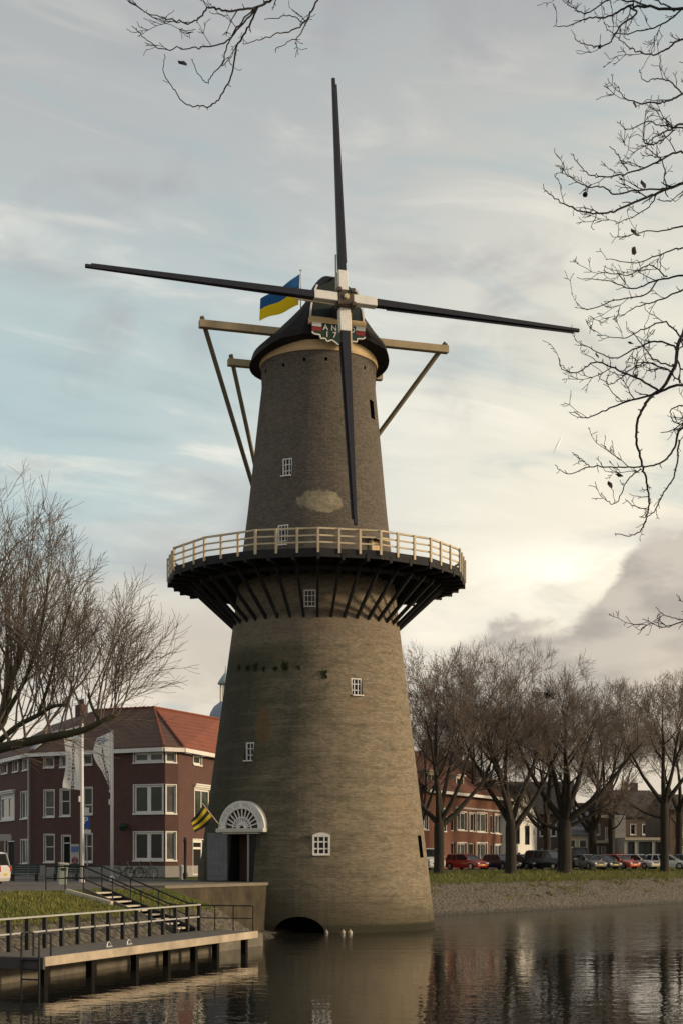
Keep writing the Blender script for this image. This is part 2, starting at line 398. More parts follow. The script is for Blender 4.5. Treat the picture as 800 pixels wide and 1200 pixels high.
def stone_mat():
    m = bpy.data.materials.new('revetment_stone'); m.use_nodes = True; nt = m.node_tree; g = NG(nt); b = nt.nodes['Principled BSDF']
    tc = nt.nodes.new('ShaderNodeTexCoord'); vo = nt.nodes.new('ShaderNodeTexVoronoi'); vo.inputs['Scale'].default_value = 5.0
    nt.links.new(tc.outputs['Object'], vo.inputs['Vector'])
    n = g.noise(tc.outputs['Object'], .8, 6); n2 = g.noise(tc.outputs['Object'], .12, 3)
    c = g.ramp(vo.outputs['Color'], [(0, (.080, .065, .046)), (.5, (.130, .106, .078)), (1, (.185, .155, .115))])
    c = g.mix(g.smooth(n, .45, .75), c, (.11, .10, .06)); c = g.mix(g.m('MULTIPLY', g.smooth(n2, .4, .6), .4), c, (.13, .11, .085))
    joint = g.smooth(vo.outputs['Distance'], .32, .62)
    big_ = g.noise(tc.outputs['Object'], .35, 5, .6)
    c = g.mix(g.m('MULTIPLY', g.smooth(big_, .52, .68), .5), c, (.085, .075, .04))
    z_ = g.sep(tc.outputs['Object'])[2]
    c = g.mix(g.m('MULTIPLY', g.smooth(g.m('ADD', z_, g.m('MULTIPLY', n, .3)), .45, .2), .75), c, (.030, .027, .019))
    c = g.mix(g.m('MULTIPLY', joint, .7), c, (.045, .04, .03))
    nt.links.new(c, b.inputs['Base Color']); b.inputs['Roughness'].default_value = .9
    bp = nt.nodes.new('ShaderNodeBump'); bp.inputs['Distance'].default_value = .09; bp.inputs['Strength'].default_value = 1
    nt.links.new(g.m('SUBTRACT', 1.0, vo.outputs['Distance']), bp.inputs['Height']); nt.links.new(bp.outputs[0], b.inputs['Normal'])
    return m
def grass_mat():
    m = bpy.data.materials.new('turf'); m.use_nodes = True; nt = m.node_tree; g = NG(nt); b = nt.nodes['Principled BSDF']
    tc = nt.nodes.new('ShaderNodeTexCoord')
    n = g.noise(tc.outputs['Object'], .35, 4); n2 = g.noise(tc.outputs['Object'], 4.0, 5); n3 = g.noise(tc.outputs['Object'], .09, 3)
    c = g.ramp(n, [(.3, (.052, .062, .016)), (.5, (.085, .105, .022)), (.7, (.115, .125, .03))])
    c = g.mix(g.m('MULTIPLY', g.smooth(n2, .5, .75), .5), c, (.045, .05, .015))
    c = g.mix(g.m('MULTIPLY', g.smooth(n3, .5, .62), .6), c, (.125, .10, .045))
    nt.links.new(c, b.inputs['Base Color']); b.inputs['Roughness'].default_value = .95; b.inputs['Specular IOR Level'].default_value = .1
    bp = nt.nodes.new('ShaderNodeBump'); bp.inputs['Distance'].default_value = .10; bp.inputs['Strength'].default_value = 1
    nt.links.new(n2, bp.inputs['Height']); nt.links.new(bp.outputs[0], b.inputs['Normal'])
    return m
M['stone'] = stone_mat(); M['turf'] = grass_mat()

NR = V((-.757, .653, 0))
profL = [(1.4, -1.2), (1.6, -.5), (1.64, .52), (2.2, .62), (3.9, 1.62), (6.6, 2.28), (9, 2.40), (16, 2.42), (70, 2.43), (1500, 2.43)]
profM = [(-.4, -1.2), (.4, -.5), (1.2, -.05), (2.6, .22), (6.15, .85), (6.9, 2.44), (9, 2.50), (16, 2.47), (70, 2.43), (1500, 2.43)]
profR = [(-1.5, -1.0), (0, -.03), (.5, .22), (1.5, .75), (4.0, 1.95), (8, 2.2), (22, 2.42), (23, 2.42), (70, 2.44), (1500, 2.44)]
stations = []
profS = [(1.4, -1.2), (1.6, -.5), (1.64, .3), (2.2, .35), (3.9, .75), (6.62, 2.2), (9, 2.40), (16, 2.42), (70, 2.43), (1500, 2.43)]
profN = [(3.2, -1.2), (3.8, -.6), (4.3, -.2), (4.9, .05), (6.3, .3), (7.0, 2.44), (9, 2.50), (16, 2.47), (70, 2.43), (1500, 2.43)]
profM = [(2.2, -1.2), (2.6, -.5), (3.2, -.05), (4.0, .22), (6.15, .85), (6.9, 2.44), (9, 2.50), (16, 2.47), (70, 2.43), (1500, 2.43)]
for s, pr in ((-60, profL), (-8, profL), (0, profL), (8, profL), (13.66, profL), (13.72, profS), (15.28, profS), (15.34, profL), (20.5, profL)): stations.append((A0 + D * s, NI, pr))
for s, pr in ((21.6, profM), (26, profM), (29, profN), (33, profN)): stations.append((A0 + D * s, NI, pr))
stations.append((V((.8, 88.6, 0)), V((-.85, .53, 0)), profR))
stations += [(V((5.96, 94.8, 0)), NR, profR), (V((12, 101.8, 0)), NR, profR), (V((19.7, 110.8, 0)), NR, profR), (V((27.4, 119.7, 0)), NR, profR), (V((55, 151.8, 0)), NR, profR), (V((160, 273, 0)), NR, profR), (V((400, 552, 0)), NR, profR)]
g_pts = []
rnd = random.Random(3)
for p, n, prof in stations:
    g_pts.append([V((p.x + n.x * t, p.y + n.y * t, z)) for t, z in prof])
def sheet(cols, name, m, right_only=None):
    mb = MB()
    for i in range(len(g_pts) - 1):
        isR = i >= 12
        if right_only is True and not isR: continue
        if right_only is False and isR: continue
        for k in cols:
            mb.face([g_pts[i][k], g_pts[i + 1][k], g_pts[i + 1][k + 1], g_pts[i][k + 1]])
    return structure(mb, name, m, fix=True)
# one connected ground sheet: stone toe, turf, paving and road
mb = MB()
for i in range(len(g_pts) - 1):
    isR = i >= 12
    for k in range(9):
        mb.cur = 0
        if k in (0, 1): mb.cur = 1 if not isR else 0
        elif k in (2, 3): mb.cur = 0
        elif k == 4: mb.cur = 2
        elif k == 5: mb.cur = 2 if (isR or i < 8) else 3
        else: mb.cur = 4 if isR else 3
        if 9 <= i < 12 and k >= 4: mb.cur = 3
        mb.face([g_pts[i][k], g_pts[i][k + 1], g_pts[i + 1][k + 1], g_pts[i + 1][k]])
gr = structure(mb, 'ground', [M['stone'], M['concrete'], M['turf'], M['pave'], M['asphalt']], fix=False)
# the near quay the photographer stands on, below the frame
mb = MB(); mb.box((4, -14, .3), (90, 44, 4.2)); structure(mb, 'near_quay', M['pave'])

# grass blades: nobody could count them
mb = MB(); rg = random.Random(5)
def blade(p, h, lean):
    a = rg.uniform(0, 2 * PI); w = rg.uniform(.012, .03)
    e = V((math.cos(a), math.sin(a), 0)) * w; l = V((rg.uniform(-1, 1), rg.uniform(-1, 1), 0)) * lean
    mb.face([p - e, p + e, p + l + V((0, 0, h))])
def lerp_prof(prof, t):
    for (a, za), (b, zb) in zip(prof, prof[1:]):
        if a <= t <= b: return za + (zb - za) * (t - a) / (b - a)
    return prof[-1][1]
for i in range(16000):
    s = rg.uniform(-4, 13.2); t = rg.uniform(3.7, 9.0)
    if t > 7.4 and rg.random() < .4: continue
    blade(bank(s, t, lerp_prof(profL, t) - .02), rg.uniform(.06, .20), .08)
for i in range(2500):
    s = rg.uniform(15.9, 20.6); t = rg.uniform(3.7, 7.5)
    blade(bank(s, t, lerp_prof(profL, t) - .02), rg.uniform(.05, .16), .07)
for i in range(15000):
    q = rg.uniform(-4, 62); t = 3.8 + 19 * rg.random() ** 2
    p = V((5.96, 94.8, 0)) + V((.653, .757, 0)) * q + NR * t; p.z = lerp_prof(profR, t) - .02
    blade(p, rg.uniform(.08, .30), .12)
for cl in range(150):                               # weeds and grass creeping down between the stones
    q = rg.uniform(-4, 60); t0 = 1.2 + 2.9 * rg.random() ** .5; k = rg.randrange(8, 40); sp_ = rg.uniform(.1, .5)
    for i in range(k):
        t = max(.6, t0 + rg.gauss(0, sp_ * .6)); p = V((5.96, 94.8, 0)) + V((.653, .757, 0)) * (q + rg.gauss(0, sp_)) + NR * t; p.z = lerp_prof(profR, t) - .02
        blade(p, rg.uniform(.08, .28), .14)
for cl in range(60):
    s0 = rg.uniform(-3, 20); t0 = 2.4 + 1.5 * rg.random() ** .5
    for i in range(rg.randrange(6, 30)):
        t = t0 + rg.gauss(0, .12); s_ = s0 + rg.gauss(0, .18)
        if 13.5 < s_ < 15.6: continue
        blade(bank(s_, t, lerp_prof(profL, max(1.7, t)) - .02), rg.uniform(.05, .18), .10)
o = mb.build('grass', mat('grass_blades', (.085, .105, .020), .9, (.23, .205, .06), .4, mix=.6)); tag(o, 'rough winter grass on the canal banks', 'grass', kind='stuff')

# ------------------------------------------------------------------ windmill
CY = 80.0
def cx(z): return -1.22 - (29.5 - z) / 29.5 * .28
RP = [(-1.2, 6.62), (0, 6.48), (2.5, 6.17), (6.69, 5.64), (11, 5.09), (15.8, 4.47), (18.6, 4.12), (22.2, 3.70), (26, 3.32), (29.2, 2.99), (29.9, 2.98)]
def rad(z):
    for (a, ra), (b, rb) in zip(RP, RP[1:]):
        if a <= z <= b: return ra + (rb - ra) * (z - a) / (b - a)
    return RP[-1][1]
mill = thing('windmill', 'tall round brick tower windmill with dark cap, four bare sails and wooden gallery', 'windmill', (cx(0), CY, 0))

def tower_mat():
    m = bpy.data.materials.new('tower_brick'); m.use_nodes = True; nt = m.node_tree; g = NG(nt); b = nt.nodes['Principled BSDF']
    tc = nt.nodes.new('ShaderNodeTexCoord'); x, y, z = g.sep(tc.outputs['Object'])
    ang = g.m('ARCTAN2', x, g.m('MULTIPLY', y, -1.0)); s = g.m('MULTIPLY', ang, 4.8)
    v2 = g.xyz(s, z, 0.0)
    br = nt.nodes.new('ShaderNodeTexBrick'); nt.links.new(v2, br.inputs['Vector']); br.inputs['Scale'].default_value = 1.0
    br.inputs['Brick Width'].default_value = .24; br.inputs['Row Height'].default_value = .085; br.inputs['Mortar Size'].default_value = .012
    br.inputs['Color1'].default_value = (.0, .0, .0, 1); br.inputs['Color2'].default_value = (1, 1, 1, 1); br.inputs['Mortar'].default_value = (.5, .5, .5, 1)
    lo = g.noise(g.xyz(g.m('MULTIPLY', s, .35), g.m('MULTIPLY', z, .5), 0.0), 1.0, 6, .6, .4)
    stk = g.noise(g.xyz(g.m('MULTIPLY', s, .9), g.m('MULTIPLY', z, 6.0), 5.0), 1.0, 5, .65)
    fine = g.noise(g.xyz(g.m('MULTIPLY', s, 3.0), g.m('MULTIPLY', z, 7.0), 2.0), 1.5, 4, .7)
    ver = g.noise(g.xyz(g.m('MULTIPLY', s, 1.3), g.m('MULTIPLY', z, .22), 8.0), 1.0, 4, .6)
    tan = g.ramp(br.outputs['Color'], [(0, (.170, .140, .100)), (.5, (.216, .180, .130)), (1, (.268, .226, .168))])
    tan = g.mix(g.m('MULTIPLY', g.smooth(lo, .52, .70), .55), tan, (.27, .19, .115))
    grey = g.ramp(br.outputs['Color'], [(0, (.085, .073, .060)), (.5, (.112, .097, .080)), (1, (.145, .126, .104))])
    grey = g.mix(g.m('MULTIPLY', g.smooth(lo, .52, .72), .5), grey, (.165, .135, .105))
    up = g.smooth(g.m('ADD', z, g.m('MULTIPLY', g.m('SUBTRACT', lo, .5), 1.6)), 17.0, 19.0)
    c = tan
    # old green algae on the lower, north-west side
    alg = g.m('MULTIPLY', g.smooth(g.m('ADD', ang, g.m('MULTIPLY', g.m('SUBTRACT', lo, .5), 2.2)), .55, -.75), g.smooth(z, 15.2, 13.2))
    c = g.mix(g.m('MULTIPLY', alg, .74), c, (.062, .060, .036))
    c = g.mix(g.m('MULTIPLY', g.m('MULTIPLY', alg, g.smooth(ver, .45, .66)), .45), c, (.040, .048, .030))
    c = g.mix(g.m('MULTIPLY', g.smooth(stk, .50, .72), .50), c, (.055, .052, .034))
    c = g.mix(g.m('MULTIPLY', g.smooth(fine, .50, .75), .38), c, (.29, .235, .165))
    c = g.mix(g.m('MULTIPLY', g.smooth(fine, .48, .28), .55), c, (.045, .040, .030))
    bnd = g.noise(g.xyz(g.m('MULTIPLY', s, .18), g.m('MULTIPLY', z, 2.6), 11.0), 1.0, 4, .7)
    c = g.mix(g.m('MULTIPLY', g.smooth(bnd, .50, .70), .38), c, (.085, .072, .050))
    c = g.mix(g.m('MULTIPLY', g.smooth(bnd, .48, .32), .30), c, (.28, .235, .17))
    mot = g.noise(g.xyz(g.m('MULTIPLY', s, 1.1), g.m('MULTIPLY', z, 2.0), 21.0), 1.0, 7, .72)
    c = g.mix(g.m('MULTIPLY', g.smooth(mot, .50, .66), .45), c, (.072, .068, .045))
    c = g.mix(g.m('MULTIPLY', g.smooth(mot, .46, .34), .35), c, (.30, .24, .165))
    c = g.mix(g.m('MULTIPLY', g.m('MULTIPLY', g.smooth(g.m('ADD', ang, g.m('MULTIPLY', g.m('SUBTRACT', mot, .5), .8)), -.35, -.95), g.smooth(z, 16.5, 12.5)), .6), c, (.036, .040, .030))  # far left darkened further: algae, plus shade painted into the brick colour
    # renewed paler masonry under the braces, and a green band where ferns root
    band = g.m('MULTIPLY', g.smooth(g.m('ADD', z, g.m('MULTIPLY', ver, .8)), 13.3, 13.9), g.smooth(z, 14.9, 14.3))
    c = g.mix(g.m('MULTIPLY', g.m('MULTIPLY', band, g.smooth(ang, .25, -.2)), .42), c, (.028, .040, .018))
    pt = g.m('MULTIPLY', g.smooth(z, 14.6, 15.1), g.smooth(z, 17.2, 16.2))
    c = g.mix(g.m('MULTIPLY', pt, .35), c, (.155, .125, .105))
    # damp foot
    c = g.mix(g.m('MULTIPLY', g.smooth(g.m('SUBTRACT', z, g.m('MULTIPLY', lo, 1.6)), 1.6, -.6), .75), c, (.045, .040, .024))
    c = g.mix(g.m('MULTIPLY', g.smooth(g.m('ADD', z, g.m('MULTIPLY', fine, .25)), .62, .42), .85), c, (.022, .022, .014))
    up2 = g.mix(g.m('MULTIPLY', g.smooth(mot, .50, .70), .45), grey, (.06, .052, .045))
    up2 = g.mix(g.m('MULTIPLY', g.smooth(fine, .52, .78), .35), up2, (.18, .155, .128))
    c = g.mix(up, c, up2)
    low = g.m('MULTIPLY', g.smooth(g.m('ADD', z, g.m('MULTIPLY', mot, 2.5)), 6.5, 1.2), g.smooth(ang, .95, .25))
    c = g.mix(g.m('MULTIPLY', low, .45), c, (.066, .058, .038))
    # plaster patch
    da = g.m('DIVIDE', g.m('SUBTRACT', ang, .13), .36); dz = g.m('DIVIDE', g.m('SUBTRACT', z, 21.95), .62)
    dd = g.m('ADD', g.m('ADD', g.m('MULTIPLY', da, da), g.m('MULTIPLY', dz, dz)), g.m('MULTIPLY', g.m('SUBTRACT', g.noise(v2, 1.6, 5), .5), 1.7))
    c = g.mix(g.smooth(dd, .95, .62), c, g.mix(g.smooth(mot, .4, .6), (.235, .20, .14), (.33, .29, .20)))
    da = g.m('DIVIDE', g.m('SUBTRACT', ang, -.5), .10); dz = g.m('DIVIDE', g.m('SUBTRACT', z, 10.4), 1.1)
    dd = g.m('ADD', g.m('ADD', g.m('MULTIPLY', da, da), g.m('MULTIPLY', dz, dz)), g.m('MULTIPLY', g.m('SUBTRACT', fine, .5), 2.0))
    c = g.mix(g.m('MULTIPLY', g.smooth(dd, 1.1, .4), .55), c, (.17, .10, .045))
    nt.links.new(c, b.inputs['Base Color']); b.inputs['Roughness'].default_value = .92; b.inputs['Specular IOR Level'].default_value = .15
    hh = g.m('ADD', g.m('MULTIPLY', g.m('SUBTRACT', 1.0, br.outputs['Fac']), .010), g.m('MULTIPLY', fine, .05))
    bp = nt.nodes.new('ShaderNodeBump'); bp.inputs['Distance'].default_value = 1.0; bp.inputs['Strength'].default_value = .9
    nt.links.new(hh, bp.inputs['Height']); nt.links.new(bp.outputs[0], b.inputs['Normal'])
    return m

mb = MB(); zs = [-1.2] + [i * .6 for i in range(0, 50)] + [29.9]
NS = 96
for i, z in enumerate(zs):
    for k in range(NS):
        a = 2 * PI * k / NS; r = rad(z)
        if z > 29.35: r += .07
        mb.v.append(V((cx(z) + math.sin(a) * r, CY - math.cos(a) * r, z)))
for i in range(len(zs) - 1):
    for k in range(NS):
        a = i * NS + k; b = i * NS + (k + 1) % NS; mb.f.append((a, b, b + NS, a + NS)); mb.mi.append(0)
mb.f.append(tuple(range(NS))[::-1]); e = (len(zs) - 1) * NS; mb.f.append(tuple(e + k for k in range(NS))); mb.mi += [0, 0]
tower = mb.build('tower', [tower_mat(), M['dark']], mill, smooth=False)

def surf(u, v):
    """front point of the tower seen at photo pixel (u, v): position and outward direction"""
    lo, hi = CY - 8, CY
    a = (u - 400) / F; b = (HOR - v) / F
    for _ in range(50):
        Y = (lo + hi) / 2; z = EYE + b * Y; x = a * Y
        d = (x - cx(z)) ** 2 + (Y - CY) ** 2 - rad(z) ** 2
        if d > 0: lo = Y
        else: hi = Y
    p = V((x, Y, z)); n = V((x - cx(z), Y - CY, 0)).normalized()
    return p, n
cut = MB(); cutd = MB()
def tower_window(u, v, w, h, cols_, rows, arched=False, frame=True, depth=.13, bar=.035, glass='glass', fw=.07):
    p, n = surf(u, v); t = V((-n.y, n.x, 0)); rot = Matrix((t, -n, V((0, 0, 1)))).transposed()
    cut.box(p, (w, .56, h), rot)
    c = p - n * depth
    if not frame:
        pn = MB(); pn.box(p - n * .24, (w * .98, .02, h * .98), rot); return pn.build('window', M['glass'], mill)
    fr = MB()
    for sx in (-1, 1): fr.box(c + t * sx * (w / 2 - fw / 2), (fw, .09, h), rot)
    for sz in (-1, 1): fr.box(c + V((0, 0, sz * (h / 2 - fw / 2))), (w - 2 * fw, .09, fw), rot)
    for i in range(1, cols_): fr.box(c - n * .006 + t * (-w / 2 + w * i / cols_), (bar, .06, h - 2 * fw), rot)
    for i in range(1, rows): fr.box(c - n * .012 + V((0, 0, -h / 2 + h * i / rows)), (w - 2 * fw, .05, bar), rot)
    fr.box(p - V((0, 0, h / 2 - .03)) + n * .0, (w - .01, .30, .06), rot)
    f = fr.build('window', M['white'], mill)
    pn = MB(); pn.box(c - n * .05, (w - fw, .012, h - fw), rot); pn.build('pane', M[glass], f)
    return f
tower_window(336, 547.5, .58, .98, 3, 3)
tower_window(363, 701, .62, .92, 3, 3)
tower_window(418.2, 805, .62, .92, 3, 3)
tower_window(292, 881, .58, .98, 2, 3)
tower_window(376.5, 990.5, .88, 1.02, 3, 3, fw=.10, bar=.07, depth=.02)
tower_window(331, 627, .62, 1.1, 3, 4)
tower_window(436, 480, .50, 1.0, 1, 1, frame=False)
tower_window(492.5, 992, .62, 1.15, 1, 1, frame=False)
# segmental head over the low window
p, n = surf(376.5, 990.5); t = V((-n.y, n.x, 0))
hd = MB(); poly = []
for i in range(9):
    a = PI * (.5 - (i / 8 - .5) * .42 / .5 * .5); q = i / 8 - .5
    poly.append(p + n * .03 + t * (q * .88) + V((0, 0, .50 + .13 * (1 - (2 * q) ** 2))))
poly += [p + n * .03 + t * .44 + V((0, 0, .44)), p + n * .03 - t * .44 + V((0, 0, .44))]
hd.prism(poly, -n * .2); hd.build('window_head', M['white'], mill, fix=True)
# square putlog holes below the cap
for u, v in ((313, 435), (333, 428), (357, 421.5), (382, 421), (405, 424), (426, 431)):
    p, n = surf(u, v); t = V((-n.y, n.x, 0)); cut.box(p, (.15, .4, .18), Matrix((t, -n, V((0, 0, 1)))).transposed())
# water arch at the foot
p, n = surf(350, 1082); n = V((n.x, n.y, 0)).normalized(); t = V((-n.y, n.x, 0))
arch = [p + t * (math.cos(a) * 1.32) + V((0, 0, math.sin(a) * .95 - .62)) for a in [PI * i / 14 for i in range(15)]]
arch = [q + n * .6 for q in ([p + t * 1.32 + V((0, 0, -1.2))] + arch + [p - t * 1.32 + V((0, 0, -1.2))])]
cut.prism(arch[::-1], -n * 3.2)
# entrance
pd = at(286.5, 1000, 75.35); nd = V((-math.sin(R(31)), -math.cos(R(31)), 0)); td = V((-nd.y, nd.x, 0)); rotd = Matrix((td, -nd, V((0, 0, 1)))).transposed()
GZ = 2.53
pd.z = GZ
cut.box(pd + V((0, 0, 1.27)) - nd * .2, (1.62, 3.0, 2.54), rotd)
fan = [pd - nd * .2 + td * (math.cos(a) * .90) + V((0, 0, 2.66 + math.sin(a) * .85)) for a in [PI * i / 12 for i in range(13)]]
cut.prism([q + nd * 1.2 for q in fan], -nd * 2.4)
cutter = cut.build('cutter', M['dark'], mill, fix=True)
bo = tower.modifiers.new('b', 'BOOLEAN'); bo.operation = 'DIFFERENCE'; bo.object = cutter; bo.solver = 'EXACT'
bpy.context.view_layer.update()
me = bpy.data.meshes.new_from_object(tower.evaluated_get(bpy.context.evaluated_depsgraph_get()))
tower.modifiers.clear(); tower.data = me; bpy.data.objects.remove(cutter)

# portal: white semicircular fanlight, lintel, doors
c0 = pd + nd * .20 + V((0, 0, 2.66))
fl = MB(); N = 28; RO, RI = 1.40, 1.0
for i in range(N):
    a0, a1 = PI * i / N, PI * (i + 1) / N
    def P(r, a, q): return c0 + td * (math.cos(a) * r) + V((0, 0, math.sin(a) * r)) + nd * q
    fl.prism([P(RI, a0, -.35), P(RO, a0, -.35), P(RO, a1, -.35), P(RI, a1, -.35)], nd * .43)
arch_o = fl.build('fanlight_arch', M['white'], mill, fix=True)
f2 = MB()
f2.box(c0 - V((0, 0, .09)) + nd * .06, (2.9, .42, .2), rotd)
f2.box(c0 - V((0, 0, .235)) + nd * .03, (2.2, .30, .08), rotd)
f2.build('door_lintel', mat('lintel_paint', (.50, .48, .42), .6, (.56, .54, .48), 2), mill, bevel=.02)
f3 = MB()
for i in range(1, 12):
    a = PI * i / 12; f3.beam(c0 + td * math.cos(a) * .2 + V((0, 0, .2 * math.sin(a))), c0 + td * math.cos(a) * 1.0 + V((0, 0, math.sin(a))), .065, .05, up=nd)
for r in (.22, .56):
    pts = [c0 + td * math.cos(PI * i / 20) * r + V((0, 0, r * math.sin(PI * i / 20))) + nd * .01 for i in range(21)]
    f3.tube(pts, .04 if r > .3 else .09, 6)
f3.build('fanlight_bars', M['white'], arch_o)
f4 = MB(); poly = [c0 - nd * .06 + td * math.cos(PI * i / 24) * 1.0 + V((0, 0, math.sin(PI * i / 24))) for i in range(25)]
f4.prism(poly, -nd * .02); f4.build('pane', M['glass'], arch_o)
for i, ch in enumerate('MOLEN DE WALVISCH'):
    if ch == ' ': continue
    a = R(158 - i * 136 / 16); cc = c0 + td * math.cos(a) * 1.2 + V((0, 0, math.sin(a) * 1.2)) + nd * .084
    if i == 0: M['faint'] = mat('faint_lettering', (.40, .39, .37), .6)
    text_part('lettering', ch, .24, M['faint'], arch_o, frame_mtx(cc, td * math.sin(a) - V((0, 0, math.cos(a))), td * math.cos(a) + V((0, 0, math.sin(a)))), .003)
# masonry jambs closing portal sides
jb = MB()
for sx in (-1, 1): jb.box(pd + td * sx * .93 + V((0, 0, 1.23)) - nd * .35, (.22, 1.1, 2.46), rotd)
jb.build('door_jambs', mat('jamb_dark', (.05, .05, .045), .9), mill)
# open left leaf swung against the wall, right leaf folded back, a slim grey post
lf = MB(); hinge = pd - td * .84 + nd * .26; dl = (-td * .93 + V((-.30, -.12, 0))).normalized(); nl = V((dl.y, -dl.x, 0))
if nl.dot(nd) < 0: nl = -nl
rl = Matrix((dl, -nl, V((0, 0, 1)))).transposed()
lf.box(hinge + dl * .56 + V((0, 0, 1.24)), (1.1, .05, 2.42), rl)
for q in (.35, 1.2, 2.1): lf.box(hinge + dl * .56 + nl * .04 + V((0, 0, q)), (1.06, .03, .12), rl)
for k in range(5): lf.box(hinge + dl * (.12 + .22 * k) + nl * .027 + V((0, 0, 1.24)), (.17, .012, 2.40), rl)
lf.build('door_leaf', M['doorgrey'], mill)
rf = MB(); h2 = pd + td * .80 + nd * .2; rf.box(pd + td * .65 + nd * .20 + V((0, 0, 1.22)), (.36, .06, 2.4), rotd); rf.build('door_leaf', M['tar'], mill)
ps = MB(); ps.box(pd + td * .42 + nd * .24 + V((0, 0, 1.22)), (.09, .09, 2.44), rotd); ps.build('door_post', mat('post_grey', (.26, .27, .26), .6), mill)
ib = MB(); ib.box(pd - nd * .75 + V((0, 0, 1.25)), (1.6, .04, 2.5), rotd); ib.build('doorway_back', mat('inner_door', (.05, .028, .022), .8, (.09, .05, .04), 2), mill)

# gallery: sixteen-sided deck on joists and braces
GR, GZF = 7.85, 18.66; gc = V((cx(18.5), CY, 0)); ROT = R(24)
corner = lambda k, r, z: gc + V((math.sin(ROT + k * PI / 8) * r, -math.cos(ROT + k * PI / 8) * r, z))
dk = MB(); rin = 4.05
for k in range(16):
    dk.prism([corner(k, rin, GZF - .16), corner(k, GR, GZF - .16), corner(k + 1, GR, GZF - .16), corner(k + 1, rin, GZF - .16)], V((0, 0, .14)))
gal = dk.build('gallery_deck', M['tar'], mill, fix=True)
fs = MB()
for k in range(16): fs.beam(corner(k, GR + .03, GZF - .17), corner(k + 1, GR + .03, GZF - .17), .09, .42)
fs.build('edge_beam', M['tar'], gal)
for k in range(16):
    for r in (6.9, 6.05, 5.2): pass
nb = 40
for k in range(nb):
    a = ROT + 2 * PI * (k + .5) / nb; dr = V((math.sin(a), -math.cos(a), 0))
    # distance from axis to the polygon edge in this direction
    loc = ((a - ROT) % (PI / 8)) - PI / 16; edge = GR * math.cos(PI / 16) / math.cos(loc)
    j = MB(); j.beam(gc + dr * 4.0 + V((0, 0, GZF - .34)), gc + dr * (edge + .10) + V((0, 0, GZF - .34)), .14, .34); j.build('joist', M['tar'], gal)
    b_ = MB(); b_.beam(gc + dr * 4.40 + V((0, 0, 15.95)), gc + dr * 6.75 + V((0, 0, 18.12)), .12, .17); b_.build('brace', M['tar'], mill)
fd = MB()
for k in range(16):
    fd.beam(corner(k, 6.35, GZF - .60), corner(k + 1, 6.35, GZF - .60), .16, .2)
fd.build('ring_beam', M['tar'], gal)
rl_ = MB()
for z, w, h in ((GZF + 1.0, .10, .085), (GZF + .66, .05, .075), (GZF + .33, .05, .075)):
    for k in range(16): rl_.beam(corner(k, GR + .03, z), corner(k + 1, GR + .03, z), w, h)
rail = rl_.build('gallery_railing', M['railwood'], mill)
for k in range(16):
    for j in range(3):
        p = corner(k, GR + .10, 0).lerp(corner(k + 1, GR + .10, 0), j / 3); a = math.atan2(p.x - gc.x, -(p.y - gc.y))
        q = MB(); q.box(p + V((0, 0, GZF + .42)), (.11, .09, 1.22), rotz(a)); q.build('post', M['railwood'], rail)
# gallery door with its little pent roof
p, n = surf(437, 629); n = V((n.x, n.y, 0)); t = V((-n.y, n.x, 0)); rr = Matrix((t, -n, V((0, 0, 1)))).transposed()
gd = MB(); gd.box(V((p.x, p.y, GZF + .72)) + n * .06, (.78, .3, 1.44), rr); gdo = gd.build('gallery_door', mat('door_wood', (.42, .30, .16), .7, (.48, .35, .2), 3), mill)
gh = MB(); gh.box(V((p.x, p.y, GZF + 1.60)) + n * .2, (1.25, .8, .08), rr @ Matrix.Rotation(R(16), 3, 'X')); gh.build('door_hood', M['railwood'], gdo)
gb = MB()
for sx in (-1, 1): gb.box(V((p.x, p.y, GZF + .75)) + n * .23 + t * sx * .36, (.08, .06, 1.5), rr)
gb.box(V((p.x, p.y, GZF + .9)) + n * .225, (.6, .04, .08), rr)
gb.build('door_frame', M['railwood'], gdo)
# fern tufts rooted in the masonry
rt = random.Random(9)
for u, v, sz in ((281, 781, .30), (291, 782, .36), (300, 780, .42), (309, 783, .28), (323, 782, .32), (334, 780, .45), (350, 781, .25), (380, 789, .45)):
    p, n = surf(u, v); tf = MB(); t = V((-n.y, n.x, 0))
    for i in range(60):
        d = (n * rt.uniform(.1, .7) + t * rt.uniform(-1, 1) + V((0, 0, rt.uniform(-1.3, .5)))).normalized(); L = sz * rt.uniform(.2, .6)
        s0 = p + t * rt.uniform(-.1, .1) * sz + V((0, 0, rt.uniform(-.4, .3) * sz)); w = d.cross(n).normalized() * L * .16
        tf.face([s0, s0 + d * L * .5 + w, s0 + d * L - V((0, 0, .1 * L)), s0 + d * L * .5 - w])
    tf.build('fern_tuft', M['tuft'], mill)

# cap ------------------------------------------------------------
YAW = R(17); ax = V((math.sin(YAW), -math.cos(YAW), 0)); e1 = V((math.cos(YAW), math.sin(YAW), 0)); CC = V((cx(30), CY, 0)); UP = V((0, 0, 1))
def cp(s, w, z): return CC + ax * s + e1 * w + UP * z
tr = MB(); tr.lathe([(2.90, 29.9), (3.12, 29.9), (3.16, 30.02), (3.12, 30.42), (2.9, 30.42)], 64, CC); tr.build('cap_ring', M['cream'], mill, smooth=False)
sects = []
Ws_c = [3.30, 3.66, 3.50, 2.72, 1.90, 1.22, .66, .22]; Zc = [30.12, 30.02, 30.55, 31.25, 32.05, 32.75, 33.5, 34.4]
Ws_f = [1.6, 1.85, 1.80, 1.62, 1.42, 1.22, .95, .30]; Zf = [30.55, 30.5, 30.75, 31.2, 31.8, 32.35, 32.85, 33.55]
Ws_b = [.8, 1.0, .95, .8, .6, .45, .30, .12]; Zb = [30.15, 30.05, 30.4, 30.9, 31.5, 32.0, 32.5, 33.0]
SF, SB = 3.25, -3.75
